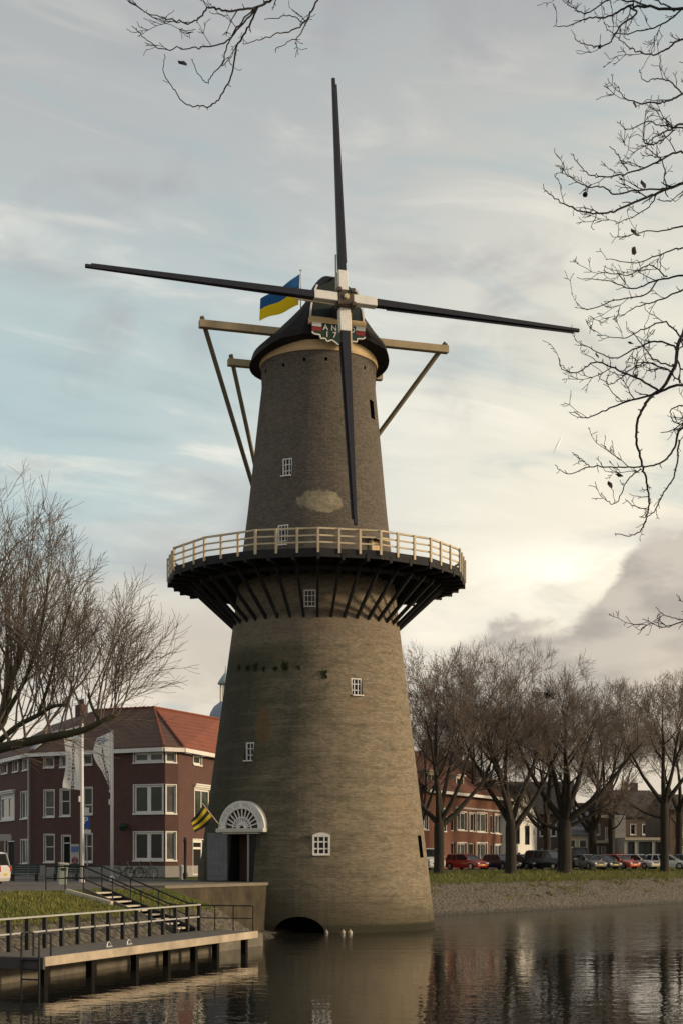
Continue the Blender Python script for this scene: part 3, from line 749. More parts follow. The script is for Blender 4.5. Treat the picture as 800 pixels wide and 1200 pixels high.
for i in range(15):
    s = SB + (SF - SB) * i / 14
    if s >= 0: q = s / SF; A, Z = Ws_f, Zf; k = math.sqrt(max(0, 1 - q * q)); kz = q ** 2.2
    else: q = s / SB; A, Z = Ws_b, Zb; k = math.sqrt(max(0, 1 - q * q)); kz = q ** 2.0
    half = [(A[j] + (Ws_c[j] - A[j]) * k, Zc[j] + (Z[j] - Zc[j]) * kz) for j in range(8)]
    sects.append([cp(s, w, z) for w, z in half] + [cp(s, -w, z) for w, z in half[::-1]])
cm = MB(); n_ = len(sects[0])
for s in sects: cm.v += s
for i in range(len(sects) - 1):
    for j in range(n_):
        a = i * n_ + j; b = i * n_ + (j + 1) % n_; cm.f.append((a, a + n_, b + n_, b)); cm.mi.append(0)
cm.f.append(tuple(range(n_))); cm.f.append(tuple((len(sects) - 1) * n_ + j for j in range(n_))[::-1]); cm.mi += [0, 0]
cap = cm.build('cap', M['cap'], mill, fix=True)
fin = MB(); fin.prism([cp(3.35, -.34, 33.15), cp(3.35, .34, 33.15), cp(3.35, .20, 33.56), cp(3.35, -.20, 33.56)], -ax * 1.6); fin.build('ridge_end', M['cap'], cap, fix=True)
# front gable boards
gs = 3.32
gm = MB(); gm.prism([cp(gs, -1.38, 31.35), cp(gs, 1.38, 31.35), cp(gs, 1.06, 32.9), cp(gs, .22, 33.4), cp(gs, -.22, 33.4), cp(gs, -1.06, 32.9)], ax * .06); gfr = gm.build('front_gable', M['gable'], mill, fix=True)
for sx in (-1, 1):
    pm = MB(); pm.box(cp(gs + .075, sx * .72, 32.45), (.42, .02, .62), Matrix((e1, -ax, UP)).transposed()); pm.build('shutter', mat('shutter_grey', (.035, .04, .05), .5), gfr)
    wt = MB(); pts = catmull([cp(gs + .08, sx * 1.44, 31.25), cp(gs + .08, sx * 1.36, 32.0), cp(gs + .08, sx * 1.2, 32.7), cp(gs + .08, sx * 1.05, 33.05)], 4)
    for a, b in zip(pts, pts[1:]): wt.beam(a, b, .09, .06, up=ax)
    wt.build('edge_trim', M['white'], gfr)
bt = MB(); bt.box(cp(gs + .1, 0, 31.19), (3.0, .3, .36), Matrix((e1, -ax, UP)).transposed()); bt.build('front_beam', M['cream'], mill, bevel=.02)
# painted date board with scalloped lower edge
sb0 = gs + .30
out = [(-1.42, 31.02), (1.42, 31.02), (1.42, 30.52), (1.30, 30.42), (1.0, 30.40), (.95, 30.22), (.72, 30.24), (.60, 30.10), (.36, 30.20), (.18, 30.10), (0, 29.98),
       (-.18, 30.10), (-.36, 30.20), (-.60, 30.10), (-.72, 30.24), (-.95, 30.22), (-1.0, 30.40), (-1.30, 30.42), (-1.42, 30.52)]
sbm = MB(); sbm.prism([cp(sb0, w, z) for w, z in out], ax * .05); board = sbm.build('date_board', M['boardgreen'], mill, fix=True)
tb = MB()
for i in range(2, len(out) - 0):
    a, b = out[i], out[(i + 1) % len(out)]
    if i < len(out) - 1: tb.beam(cp(sb0 + .04, *a), cp(sb0 + .04, *b), .06, .10, up=ax)
tb.build('board_edging', M['white'], board)
for sx in (-1, 1):
    for z, m in ((30.92, 'white'), (30.69, 'red')):
        q = MB(); q.box(cp(sb0 + .055, sx * 1.16, z), (.50, .02, .2), Matrix((e1, -ax, UP)).transposed()); q.build('painted_band', M[m], board)
M['letter'] = mat('letter_white', (.55, .55, .52), .6)
for body, z, ws in (('ANNO', 30.80, (-.70, -.26, .26, .70)), ('1794', 30.45, (-.62, -.22, .22, .60))):
    for ch, w in zip(body, ws): text_part('lettering', ch, .40, M['letter'], board, frame_mtx(cp(sb0 + .075, w, z), e1, UP), .004, .008)
# windshaft, poll end and sails
TI = R(9); sa = (ax * math.cos(TI) + UP * math.sin(TI)).normalized(); e2 = (UP * math.cos(TI) - ax * math.sin(TI)).normalized()
HUB = at(403, 352.5, 75.45)
wsft = MB(); wsft.tube([HUB - sa * 2.2, HUB + sa * .2], [.36, .36], 12); wsft.build('windshaft', M['iron'], mill)
rs = Matrix((e1, -sa, e2)).transposed()
hb = MB(); hb.box(HUB + sa * .05, (.84, .7, .84), rs); hub = hb.build('sail_hub', M['gold'], mill, bevel=.05)
for i, (a, b) in enumerate(((-1, -1), (1, -1), (-1, 1), (1, 1))):
    q = MB(); q.box(HUB + e1 * a * .36 + e2 * b * .36 + sa * .25, (.2, .5, .2), rs); q.build('wedge', M['gold'], hub)
q = MB(); q.tube([HUB + sa * .38, HUB + sa * .52], [.16, .13], 8); q.build('shaft_end', M['railwood'], hub)
def on_plane(u, v, off=0.0):
    d = V(((u - 400) / F, 1, (HOR - v) / F)); o = V((0, 0, EYE)); c = HUB + sa * off
    t = (c - o).dot(sa) / d.dot(sa); return o + d * t
for (u, v), off, w0 in (((390.5, 92), -.12, .52), ((416.5, 615), -.12, .62), ((100, 311.5), .16, .50), ((678, 387.5), .16, .50)):
    tip = on_plane(u, v, off); ctr = HUB + sa * off; d = (tip - ctr).normalized(); L = (tip - ctr).length
    side = d.cross(sa).normalized()
    st = MB(); st.beam(ctr + d * 1.62, tip, w0 * .74, .34, up=sa, w1=.17, h1=.15); sail = st.build('sail', M['stock'], mill, bevel=.015)
    bt_ = MB(); bt_.beam(ctr + d * .40, ctr + d * 1.64, w0 * .92, .40, up=sa); bt_.build('painted_butt', M['white'], sail, bevel=.02)
    ld = MB(); ld.beam(ctr + d * 2.2 + side * w0 * .42 - sa * .05, tip - d * .3 + side * .12 - sa * .03, .14, .05, up=sa); ld.build('leading_board', M['stock'], sail)
    sp = MB(); sp.beam(ctr + d * .5 - side * w0 * .62 - sa * .1, ctr + d * 2.6 - side * w0 * .50 - sa * .1, .07, .07, up=sa); sp.build('spare_bar', M['railwood'], sail)
# spruits and tail
T = cp(-8.6, 0, 20.7)
def spruit(s, z, half, r):
    q = MB(); q.beam(cp(s, -half - .35, z), cp(s, half + .35, z), r, r * 1.05); o = q.build('tail_spruit', M['spruit'], mill, bevel=.02)
    for sx in (-1, 1):
        a = cp(s - .06, sx * half, z); d = (T - a).normalized(); a0 = a - d * .55
        k = MB(); k.beam(a0 - ax * r * .7, T, r * .5, r * .5); k.build('tail_brace', M['brace'], mill)
spruit(1.5, 31.1, 6.45, .37); spruit(-2.5, 30.62, 4.05, .36)
q = MB(); q.beam(cp(-3.0, 0, 31.3), T - V((0, 0, 1.2)) - ax * .9, .5, .5); q.build('tail_pole', M['spruit'], mill)
# capstan wheel at the foot of the tail
q = MB(); wc = T - ax * .5 - V((0, 0, .9)); q.tube([wc + e1 * math.cos(2 * PI * i / 20) * .8 + UP * math.sin(2 * PI * i / 20) * .8 for i in range(21)], .05, 6)
for i in range(6): q.beam(wc, wc + e1 * math.cos(PI * i / 3) * .8 + UP * math.sin(PI * i / 3) * .8, .06, .06)
q.build('winding_wheel', M['spruit'], mill)

# blue and yellow flag on the cap
fb = at(352.5, 352, 79.6)
ft = thing('flag', 'blue and yellow flag flying from a thin pole on the mill cap', 'flag', (fb.x, fb.y, fb.z - .4))
q = MB(); q.tube([fb - UP * .5, at(352.5, 317, 79.6)], [.035, .025], 6); q.build('pole', M['galv'], ft)
q = MB(); q.lathe([(.0, .0), (.06, .03), (.06, .08), (.0, .11)], 8, at(352.5, 318, 79.6)); q.build('finial', M['galv'], ft)
def cloth(p00, p10, p01, p11, nx, ny, amp, waves, nrm, j0, j1):
    """grid of a cloth between hoist (p00 top, p01 bottom) and fly (p10, p11); rows j0..j1"""
    mb = MB(); idx = {}
    for j in range(j0, j1 + 1):
        for i in range(nx + 1):
            s, t = i / nx, j / ny
            a = p00.lerp(p10, s); b = p01.lerp(p11, s); p = a.lerp(b, t)
            wv = math.sin(s * waves * 2 * PI + t * 1.1) * amp * min(1, s * 3)
            p = p + nrm * wv + UP * (math.sin(s * waves * 2 * PI + .8 + t) * amp * .28 * min(1, s * 2)) - UP * amp * .5 * math.sin(s * PI)
            idx[i, j] = len(mb.v); mb.v.append(p)
    for j in range(j0, j1):
        for i in range(nx): mb.f.append((idx[i, j], idx[i + 1, j], idx[i + 1, j + 1], idx[i, j + 1])); mb.mi.append(0)
    return mb
a = at(351.5, 321, 79.55); b = at(305, 351, 79.0); c = at(350, 357, 79.55); d = at(304, 376, 79.0)
cloth(a, b, c, d, 24, 12, .10, 1.3, V((.2, -1, 0)), 0, 6).build('blue_stripe', M['blue'], ft, smooth=True)
cloth(a, b, c, d, 24, 12, .10, 1.3, V((.2, -1, 0)), 6, 12).build('yellow_stripe', M['yellow'], ft, smooth=True)

# yellow and black striped flag beside the mill door
p0 = at(256.5, 966, 74.9); p1 = at(237.5, 941.5, 73.9)
sf = thing('flag', 'small yellow and black striped flag slanting out beside the mill door', 'flag', p0)
q = MB(); q.tube([p0 + (p0 - p1) * .12, p1], [.028, .022], 6); q.build('pole', M['railwood'], sf)
h0 = p1.lerp(p0, .04); h1 = p1.lerp(p0, .74)
f0 = at(224, 962, 73.9); f1 = at(228, 976.5, 74.4)
# hoist runs down the pole, cloth hangs to the left
for k in range(5):
    cloth(h0, f0, h1, f1, 14, 15, .10, 1.0, V((.3, -1, 0)), k * 3, k * 3 + 3).build('stripe', M['fblack' if k % 2 == 0 else 'fyellow'], sf, smooth=True)
# dark board leaning by the door
q = MB(); c = at(236, 1031, 76.6); q.box(c + V((.0, .1, .52)), (.42, .05, 1.04), rotz(R(-35)) @ Matrix.Rotation(R(10), 3, 'X') @ Matrix.Rotation(R(9), 3, 'Y'))
solo(q, 'leaning_board', mat('weathered_board', (.09, .075, .06), .85, (.14, .12, .1), 2), 'dark weathered board leaning beside the open mill door', 'board', c, bevel=.01)
# pale floats at the foot of the mill
for i, (u, sz, lb) in enumerate(((382.5, .10, 'duller of the pale floats, by itself next to the water arch'), (402, .11, 'left one of two pale floats close together at the mill foot'), (410, .12, 'right one of two pale floats close together at the mill foot'))):
    p = at(u, 1094.5, 73.4); p.z = 0
    q = MB(); q.lathe([(0, -.08), (sz * .8, -.04), (sz, .03), (sz * .8, .11), (sz * .3, .16), (0, .17)], 12, p); q.tube([p + UP * .14, p + UP * .21], .03, 6)
    solo(q, 'float', mat('float_paint', (.26, .23, .19), .7) if i == 0 else mat('float_paint', (.45, .38, .30), .7), lb, 'float', p, group='floats at the mill foot', smooth=True)

# ------------------------------------------------------------------ quay, jetty, stairs
Q0 = V((-7.9, 66.6, 0)); Q1 = V((-3.62, 74.25, 0)); Q2 = V((-3.0, 77.0, 0)); Qm = V((-10.5, 67.2, 0))
q = MB(); TOPQ = 2.50
q.prism([V((p.x, p.y, -1)) for p in (Qm, Q0, Q1, Q2, V((-4.5, 78, 0)), V((-10.0, 69.0, 0)))], V((0, 0, TOPQ + 1 - .14)))
qw = thing('quay_wall', 'stained brick quay wall with stone coping below the mill door', 'quay wall', Q0)
q.build('wall', M['quay'], qw, fix=True)
q = MB(); nq = V(((Q1 - Q0).y, -(Q1 - Q0).x, 0)).normalized()
q.prism([V((p.x, p.y, TOPQ - .14)) for p in (Qm + V((.05, -.06, 0)), Q0 + nq * .06, Q1 + nq * .06, Q2, V((-4.5, 78.5, 0)), V((-10.0, 69.5, 0)))], V((0, 0, .14)))
q.build('coping', mat('coping_stone', (.15, .13, .10), .9, (.21, .18, .14), 1.0), qw, fix=True)

DZ = .85
jt = thing('jetty', 'long timber landing jetty with pale edge beam on dark piles', 'jetty', bank(0, 0, 0))
q = MB(); nbp = 110
for i in range(nbp):
    s0 = .02 + i * 16.06 / nbp
    q.prism([bank(s0, .10, DZ - .05), bank(s0 + 16.06 / nbp - .012, .10, DZ - .05), bank(s0 + 16.06 / nbp - .012, 2.34, DZ - .05), bank(s0, 2.34, DZ - .05)], V((0, 0, .05)))
for i in range(40):                                # the arm running off to the left
    t0 = 2.36 + i * .145
    q.prism([bank(.02, t0, DZ - .05), bank(.02, t0 + .133, DZ - .05), bank(2.1, t0 + .133, DZ - .05), bank(2.1, t0, DZ - .05)][::-1], V((0, 0, .05)))
q.build('deck', M['deck'], jt)
q = MB(); q.beam(bank(0, .04, DZ - .13), bank(16.1, .04, DZ - .13), .10, .28); q.build('edge_beam', M['fascia'], jt, bevel=.012)
q = MB(); q.beam(bank(-.05, 0, DZ - .18), bank(-.05, 8.2, DZ - .18), .10, .34); q.build('end_beam', mat('dark_timber', (.06, .058, .06), .8, (.085, .08, .08), 2), jt)  # darker than the edge beam: the shade on this end is painted in
q = MB(); q.beam(bank(.0, .9, DZ - .25), bank(16, .9, DZ - .25), .2, .22); q.beam(bank(0, 2.0, DZ - .25), bank(16, 2.0, DZ - .25), .2, .22); q.build('bearer', M['pile'], jt)
for s in (.35, 3.2, 6.2, 8.6, 10.8, 12.7, 15.4):
    for t in (.28, 2.05):
        q = MB(); w = .21 if t < 1 else .18; q.box(bank(s if t < 1 else s + .8, t, -.25), (w, w, 1.9), rotz(math.atan2(D.y, D.x))); q.build('pile', M['pile'], jt)
for t in (3.4, 5.6): q = MB(); q.box(bank(.2, t, -.25), (.24, .24, 1.9), rotz(math.atan2(D.y, D.x))); q.build('pile', M['pile'], jt)
rlg = thing('railing', 'long two-bar railing with pale top bars and dark flat posts along the jetty', 'railing', bank(0, 2.3, DZ))
q = MB(); q.beam(bank(-6, 2.3, DZ + 1.04), bank(15.6, 2.3, DZ + 1.04), .12, .05); q.build('top_bar', M['galv'], rlg)
q = MB(); q.beam(bank(-6, 2.3, DZ + .56), bank(15.6, 2.3, DZ + .56), .08, .05); q.build('middle_bar', M['galv'], rlg)
for i in range(19):
    s = -3.6 + i * 1.065
    q = MB(); q.box(bank(s, 2.32, DZ + .5), (.10, .13, 1.0), rotz(math.atan2(D.y, D.x))); q.build('post', M['iron'], rlg)
er = thing('railing', 'thin dark railing across the far end of the jetty', 'railing', bank(16.0, 0, DZ))  # bars in near-black iron, the shade on this end put into the colour
q = MB(); q.beam(bank(15.95, .15, DZ + 1.0), bank(15.95, 2.5, DZ + 1.0), .05, .05); q.build('top_bar', M['iron'], er)
q = MB(); q.beam(bank(15.95, .15, DZ + .5), bank(15.95, 2.5, DZ + .5), .04, .04); q.build('middle_bar', M['iron'], er)
for t in (.15, 1.0, 1.8, 2.5): q = MB(); q.box(bank(15.95, t, DZ + .5), (.045, .045, 1.0)); q.build('post', M['iron'], er)
ld = thing('ladder', 'grey metal swimming ladder hooked over the jetty end', 'ladder', bank(-.2, .6, 0))
for t in (.10, .70):
    q = MB(); q.tube(catmull([bank(-.16, t, -.6), bank(-.16, t, DZ + .55), bank(-.12, t, DZ + .66), bank(.0, t, DZ + .72), bank(.45, t, DZ + .70), bank(.5, t, DZ + .6), bank(.5, t, DZ)], 4), .032, 6); q.build('rail', M['iron'], ld)
for z in (-.1, .2, .5, .78):
    q = MB(); q.tube([bank(-.16, .10, z), bank(-.16, .70, z)], .026, 6); q.build('rung', M['iron'], ld)
for s, lb in ((4.9, 'pale mooring ring on the jetty deck, left of the pair'), (6.3, 'pale mooring ring on the jetty deck, right of the pair')):
    q = MB(); c = bank(s, .55, DZ); q.tube([c + D * (.14 * math.cos(PI * i / 10)) + UP * (.18 * math.sin(PI * i / 10)) for i in range(11)], .022, 6)
    q.tube([c - D * .2 + UP * .02, c + D * .2 + UP * .02], .03, 6)
    solo(q, 'mooring_ring', M['galv'], lb, 'mooring ring', c, group='mooring rings on the jetty')
# stairs
sw = thing('staircase', 'outdoor stairs of pale treads from the quay down to the jetty', 'stairs', bank(14.5, 2.5, DZ))
S0, S1, NT = 13.75, 15.25, 9
for i in range(NT):
    t = 2.55 + i * .43; z = DZ + .17 * (i + 1)
    q = MB(); q.box(bank((S0 + S1) / 2, t + .2, z - .03), (S1 - S0 - .1, .40, .06), rotz(math.atan2(D.y, D.x))); q.build('tread', M['tread'], sw, bevel=.008)
for s in (S0, S1):
    q = MB(); q.beam(bank(s, 2.35, DZ - .02), bank(s, 6.5, DZ + 1.56), .08, .32); q.build('stringer', M['iron'] if s == S1 else M['concrete'], sw)
q = MB(); q.beam(bank(S0 - .45, 5.0, 1.95), bank(S0 - .45, 7.0, 2.42), .22, .22); q.build('side_kerb', M['tread'], sw)
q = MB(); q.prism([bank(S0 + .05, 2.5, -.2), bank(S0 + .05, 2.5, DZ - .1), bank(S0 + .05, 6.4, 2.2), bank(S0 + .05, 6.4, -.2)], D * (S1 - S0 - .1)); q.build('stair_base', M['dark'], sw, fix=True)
for s in (S0, S1):
    hr = thing('handrail', 'dark handrail on the %s side of the jetty stairs' % ('grass' if s == S0 else 'mill'), 'handrail', bank(s, 6.6, 2.4))
    for dz, r in ((1.0, .034), (.52, .026)):
        q = MB(); q.tube([bank(s, 2.25, DZ + dz + .06), bank(s, 2.7, DZ + dz + .12), bank(s, 6.5, DZ + 1.56 + dz), bank(s, 8.2, 2.42 + dz)], r, 6); q.build('bar', M['iron'], hr)
    for t in (2.7, 3.95, 5.2, 6.5, 8.2):
        zb = DZ + .1 + min(1.5, (t - 2.5) * .385); q = MB(); q.tube([bank(s, t, zb), bank(s, t, zb + 1.0)], .03, 6); q.build('post', M['iron'], hr)

# ------------------------------------------------------------------ buildings
def rays(p0, p1, u, v):
    d = (p1 - p0); L = d.length; d = d / L; a = (u - 400) / F
    s = (a * p0.y - p0.x) / (d.x - a * d.y); Y = p0.y + s * d.y
    return s, EYE + (HOR - v) * Y / F
class House:
    """walls with real openings; facades run with their outer side on the right hand"""
    def __init__(s, name, label, loc, wall, group=None):
        s.t = thing(name, label, 'house', loc, group); s.w = MB(); s.wm = wall; s.plinth = MB()
    def facade(s, p0, p1, z0, z1, ops=(), px=(), gable=None, plinth=0.0, depth=.16):
        p0, p1 = V((p0[0], p0[1], 0)), V((p1[0], p1[1], 0)); L = (p1 - p0).length; d = (p1 - p0) / L; n = V((d.y, -d.x, 0))
        O = []
        for o in px:
            (u0, u1, v0, v1), kw = o[0], o[1]
            um, vm = (u0 + u1) / 2, (v0 + v1) / 2
            sa_, _ = rays(p0, p1, u0, vm); sb_, _ = rays(p0, p1, u1, vm); _, za = rays(p0, p1, um, v1); _, zb = rays(p0, p1, um, v0)
            O.append((max(.05, sa_), min(L - .05, sb_), max(z0 + .02, za), min(z1 - .03, zb), kw))
        for o in ops: O.append(o)
        O = [o for o in O if o[1] - o[0] > .1 and o[3] - o[2] > .1]
        S = sorted({0.0, L} | {o[0] for o in O} | {o[1] for o in O}); Z = sorted({z0, z1} | {o[2] for o in O} | {o[3] for o in O})
        pt = lambda a, z, q=0.0: p0 + d * a + n * q + UP * z
        for a, b in zip(S, S[1:]):
            for c, e in zip(Z, Z[1:]):
                m1, m2 = (a + b) / 2, (c + e) / 2
                if any(o[0] < m1 < o[1] and o[2] < m2 < o[3] for o in O): continue
                s.w.face([pt(a, c), pt(b, c), pt(b, e), pt(a, e)])
        for o in O:
            a, b, c, e, kw = o
            for (x0, z_0, x1, z_1) in ((a, c, b, c), (b, c, b, e), (b, e, a, e), (a, e, a, c)):
                s.w.face([pt(x0, z_0), pt(x0, z_0, -depth), pt(x1, z_1, -depth), pt(x1, z_1)])
            s.window(pt, d, n, o, depth)
        if gable is not None:
            s.w.face([pt(0, z1), pt(L, z1), pt(L * gable[1], gable[0])])
        if plinth:
            q = MB(); q.prism([pt(0, z0, .03), pt(L, z0, .03), pt(L, z0, -.05), pt(0, z0, -.05)][::-1], UP * plinth)
            q.build('plinth', M['plinth'], s.t, fix=True)
    def window(s, pt, d, n, o, depth):
        a, b, c, e, kw = o; fw = kw.get('fw', .09); cols_ = kw.get('cols', 1); rows = kw.get('rows', 1); fm = M[kw.get('frame', 'white')]
        rot = Matrix((d, -n, UP)).transposed(); w, h = b - a, e - c; q = -depth + .05
        f = MB(); mid = pt((a + b) / 2, (c + e) / 2, q)
        for sx in (-1, 1): f.box(mid + d * sx * (w / 2 - fw / 2), (fw, .09, h), rot)
        for sz in (-1, 1): f.box(mid + UP * sz * (h / 2 - fw / 2), (w - 2 * fw, .09, fw), rot)
        for i in range(1, cols_): f.box(mid - n * .005 + d * (-w / 2 + w * i / cols_), (kw.get('mw', fw * .8), .08, h - 2 * fw), rot)
        for z in kw.get('bars', [i / rows for i in range(1, rows)]): f.box(mid - n * .01 + UP * (-h / 2 + h * z), (w - 2 * fw, .07, fw * .7), rot)
        if kw.get('sill', True): f.box(pt((a + b) / 2, c - .05, .03), (w + .16, .14, .09), rot)
        if kw.get('casing'):                                        # painted casing standing proud of the brick
            k = kw['casing']
            for sx in (-1, 1): f.box(pt((a + b) / 2 + sx * (w / 2 + k / 2), (c + e) / 2, .0), (k, .09, h + 2 * k), rot)
            for sz in (-1, 1): f.box(pt((a + b) / 2, (c + e) / 2 + sz * (h / 2 + k / 2), .0), (w, .088, k), rot)
        wo = f.build('door' if kw.get('door') else 'window', fm, s.t)
        g = MB(); g.box(mid - n * .02, (w - fw, .02, h - fw), rot); g.build('door_panel' if kw.get('door') else 'pane', M[kw.get('glass', 'glass')], wo)
        if kw.get('hood'):
            h_ = MB(); h_.box(pt((a + b) / 2, e + .28, .10), (w + .5, .30, .10), rot); h_.box(pt((a + b) / 2, e + .16, .06), (w + .35, .2, .12), rot); h_.build('hood', M['white'], wo)
    def done(s): s.w.build('wall', s.wm, s.t)

GL = 2.38
Pm = V((-27.6, 116.2, 0)); P0 = V((-21.4, 103, 0)); P2 = V((-11.5, 97.58, 0)); P3 = V((-10.68, 98.1, 0)); P4 = V((-6.9, 112.0, 0))
EZ = 10.62
W1 = dict(glass='glass', bars=[.55], casing=.05, fw=.08); WG = dict(glass='greenglass', casing=.05, fw=.08); WP = dict(glass='pale_glass', casing=.05, fw=.07)
h1 = House('corner_house', 'maroon brick corner house with red tiled hip roof and white window bays', (-12, 99, GL), M['maroon'])
bay = dict(cols=2, mw=.30, fw=.14, glass='glass', casing=.06)
h1.facade(P0, P2, GL, EZ, px=[
    ((52.5, 63.5, 885.5, 899), dict(WG, glass='pale_glass')), ((71.5, 82, 885, 898.5), WP), ((98, 108, 881.5, 896), WG),
    ((52.5, 64, 926, 957), dict(WG, bars=[.35], glass='pale_glass')), ((71.5, 82.5, 925, 956), W1), ((98, 108.5, 923, 954), dict(WG, bars=[.35])),
    ((52.5, 64, 978, 1010), W1), ((73, 83, 979, 1024), dict(fw=.09, bars=[.80], door=True, sill=False, glass='dark', casing=.04)), ((98, 108.5, 977, 1010), W1),
    ((157.5, 191.5, 879, 893), dict(bay, cols=2, glass='pale_glass')), ((157.5, 191.5, 920, 953), dict(bay, glass='greenglass')), ((157.5, 191.5, 975, 1008), bay)], plinth=.75)
h1.facade(P2, P3, GL, EZ, px=[((195, 206.3, 878.5, 893), dict(bay, cols=1, fw=.08, glass='pale_glass')), ((195, 206.3, 920, 953), dict(bay, cols=1, fw=.08, glass='pale_glass')), ((195, 206.3, 975, 1008), dict(bay, cols=1, fw=.08, glass='pale_glass'))], plinth=.75)
h1.facade(P3, P4, GL, EZ, px=[((226.5, 236, 882, 896), dict(glass='greenglass', fw=.12, casing=.08)), ((228, 246, 925, 962), dict(glass='greenglass', fw=.14, casing=.1, hood=True, cols=2)),
                              ((226, 238, 984, 1024), dict(door=True, glass='dark', sill=False, fw=.2, bars=[.75], casing=.06)), ((241, 252, 975, 1008), dict(glass='glass', fw=.1, casing=.06))], plinth=.75)
Pb = V((-14, 116, 0)); Pa = V((-20, 112, 0))
h1.facade(P4, Pb, GL, EZ); h1.facade(Pb, P0 + V((4.6, 8.5, 0)), GL, EZ); h1.facade(P0 + V((4.6, 8.5, 0)), P0, GL, EZ)
h1.done()
# roof
RZ = 14.05
R0 = V((-17.6, 106.6, RZ)); R1 = V((-13.1, 104.6, RZ)); R2 = V((-9.2, 112.6, RZ - .1)); B0 = V((-12.6, 117, EZ)); 
def eave(p, dx, dy): return V((p.x + dx, p.y + dy, EZ + .22))
E0 = eave(P0, -.12, -.22); E2 = eave(P2, -.02, -.42); E3 = eave(P3, .36, -.24); E4 = eave(P4, .4, .1)
q = MB(); q.prism([E0, E2, R1, R0][::1], UP * .10); q.cur = 1; q.prism([E2 + V((.01, 0, 0)), E3, R1 + V((.01, 0, 0))], UP * .10); q.cur = 2; q.prism([E3, E4, R2, R1], UP * .10)
q.cur = 0; q.prism([R0, R1, R2, V((-13.2, 116.5, EZ + .2)), V((-16.6, 112, EZ + .2))], UP * .08)
rf = q.build('roof', [M['tilebrown'], M['tilebrown'], M['tile']], h1.t, fix=False)  # one tile roof; the redder copy paints sunlight on the right slope
q = MB()
for a, b in ((E2, R1), (E3, R1), (R0, R1), (R1, R2)):
    m = int((b - a).length / .33)
    for i in range(m):
        c = a.lerp(b, i / m) + UP * .14; e = a.lerp(b, (i + .92) / m) + UP * .17; q.tube([c, e], [.075, .09], 6)
q.build('ridge_tiles', M['tile'], rf)
q = MB(); q.beam(E0 + UP * .2 + V((.2, .2, .1)), E0.lerp(R0, .45) + UP * .30, .6, .08); q.build('hip_flashing', M['lead'], rf)
q = MB()
for a, b, e in ((E0, E2, .0), (E2, E3, 0), (E3, E4, 0)): q.beam(a - UP * .12, b - UP * .12, .32, .26)
q.build('cornice', M['white'], h1.t)
q = MB(); c = (R1 + R2) / 2
q = MB(); q.tube([V((P0.x - .12, P0.y - .2, EZ)), V((P0.x - .12, P0.y - .2, GL + 1.2))], .06, 6); q.tube([V((P0.x - .12, P0.y - .2, GL + 1.2)), V((P0.x - .12, P0.y - .2, GL))], .07, 6); q.build('drainpipe', M['galv'], h1.t)
# wall lantern
la = P0.lerp(P2, .735); ll = thing('wall_lamp', 'dark round lantern on a bracket on the maroon house wall', 'lamp', (la.x, la.y, 5.6))
q = MB(); nA = V((-.48, -.877, 0)); c = V((la.x, la.y, 5.85)); q.beam(c, c + nA * .5, .06, .06); q.build('bracket', M['iron'], ll)
q = MB(); q.lathe([(.05, .1), (.3, .0), (.32, -.12), (.2, -.34), (.05, -.4)], 10, c + nA * .55); q.build('lamp_shade', mat('lamp_green', (.02, .035, .03), .5), ll)

h2 = House('terraced_house', 'dark brick terraced house with white framed tall windows beyond the drainpipe', (-24, 109, GL), M['maroon'])
WL = dict(glass='pale_glass', casing=.05, fw=.08, cols=2)
h2.facade(Pm, P0, GL, EZ, px=[((-8, 1, 890, 908), WP), ((3.5, 9.5, 889, 906), WP), ((16, 22, 887, 904), WP), ((27.5, 33.5, 884.5, 902), WP),
    ((0.5, 17.5, 932, 961), dict(glass='greenglass', cols=2, mw=.35, fw=.25, casing=.06, hood=True)), ((25, 33.5, 928, 959), WL), ((25, 33.5, 984, 1012), WL), ((8, 17, 985, 1022), dict(door=True, glass='dark', sill=False, fw=.1))], plinth=.7)
h2.facade(P0, P0 + V((4.6, 8.5, 0)), GL, EZ); h2.facade(P0 + V((4.6, 8.5, 0)), V((-19, 121, 0)), GL, EZ); h2.facade(V((-19, 121, 0)), Pm, GL, EZ)
h2.done()
Em = eave(Pm, -.35, -.2); Rm = V((-23.0, 118.6, RZ))
q = MB(); q.prism([Em, E0 + V((-.01, 0, 0)), R0 + V((-.01, 0, 0)), Rm], UP * .10); q.prism([Rm, R0, V((-16.8, 111.5, EZ + .2)), V((-19, 121, EZ + .2))], UP * .08); rf2 = q.build('roof', M['tilebrown'], h2.t)
q = MB(); q.beam(Em - UP * .12, E0 - UP * .12, .32, .26); q.build('cornice', M['white'], h2.t)
q = MB(); c = Rm.lerp(R0, .72); q.box(c + UP * .35, (.9, .6, 1.0), rotz(R(-55)))
for k in (-.25, 0, .25): q.tube([c + V((k * .6, -k * .6, .8)), c + V((k * .6, -k * .6, 1.25))], .09, 6)
q.build('chimney', M['maroon'], rf2)

# church dome behind the corner house
ch = thing('church_tower', 'distant tower with blue grey dome and open lantern behind the corner house', 'church tower', at(264, 1010, 250) * 1)
cc = at(264.5, 1001, 250); cc.z = 0
q = MB(); q.lathe([(3.6, 2), (3.6, 24.6)], 8, cc, rot=PI / 8); q.build('shaft', M['brownbrick'], ch)
q = MB(); q.lathe([(3.3, 24.6), (3.7, 24.7), (3.7, 25.2), (2.9, 25.3)], 8, cc, rot=PI / 8); q.build('cornice', M['greywall'], ch)
q = MB(); q.lathe([(2.95, 25.3), (2.9, 26.4), (2.55, 27.6), (1.95, 28.6), (1.15, 29.2), (.95, 29.4)], 24, cc); q.build('dome', M['domeblue'], ch, smooth=True)
for k in range(8):
    a = 2 * PI * k / 8 + .4; q = MB(); p = cc + V((math.sin(a) * .88, math.cos(a) * .88, 0)); q.tube([p + UP * 29.3, p + UP * 32.3], .12, 6); q.build('lantern_column', M['creamwall'], ch)
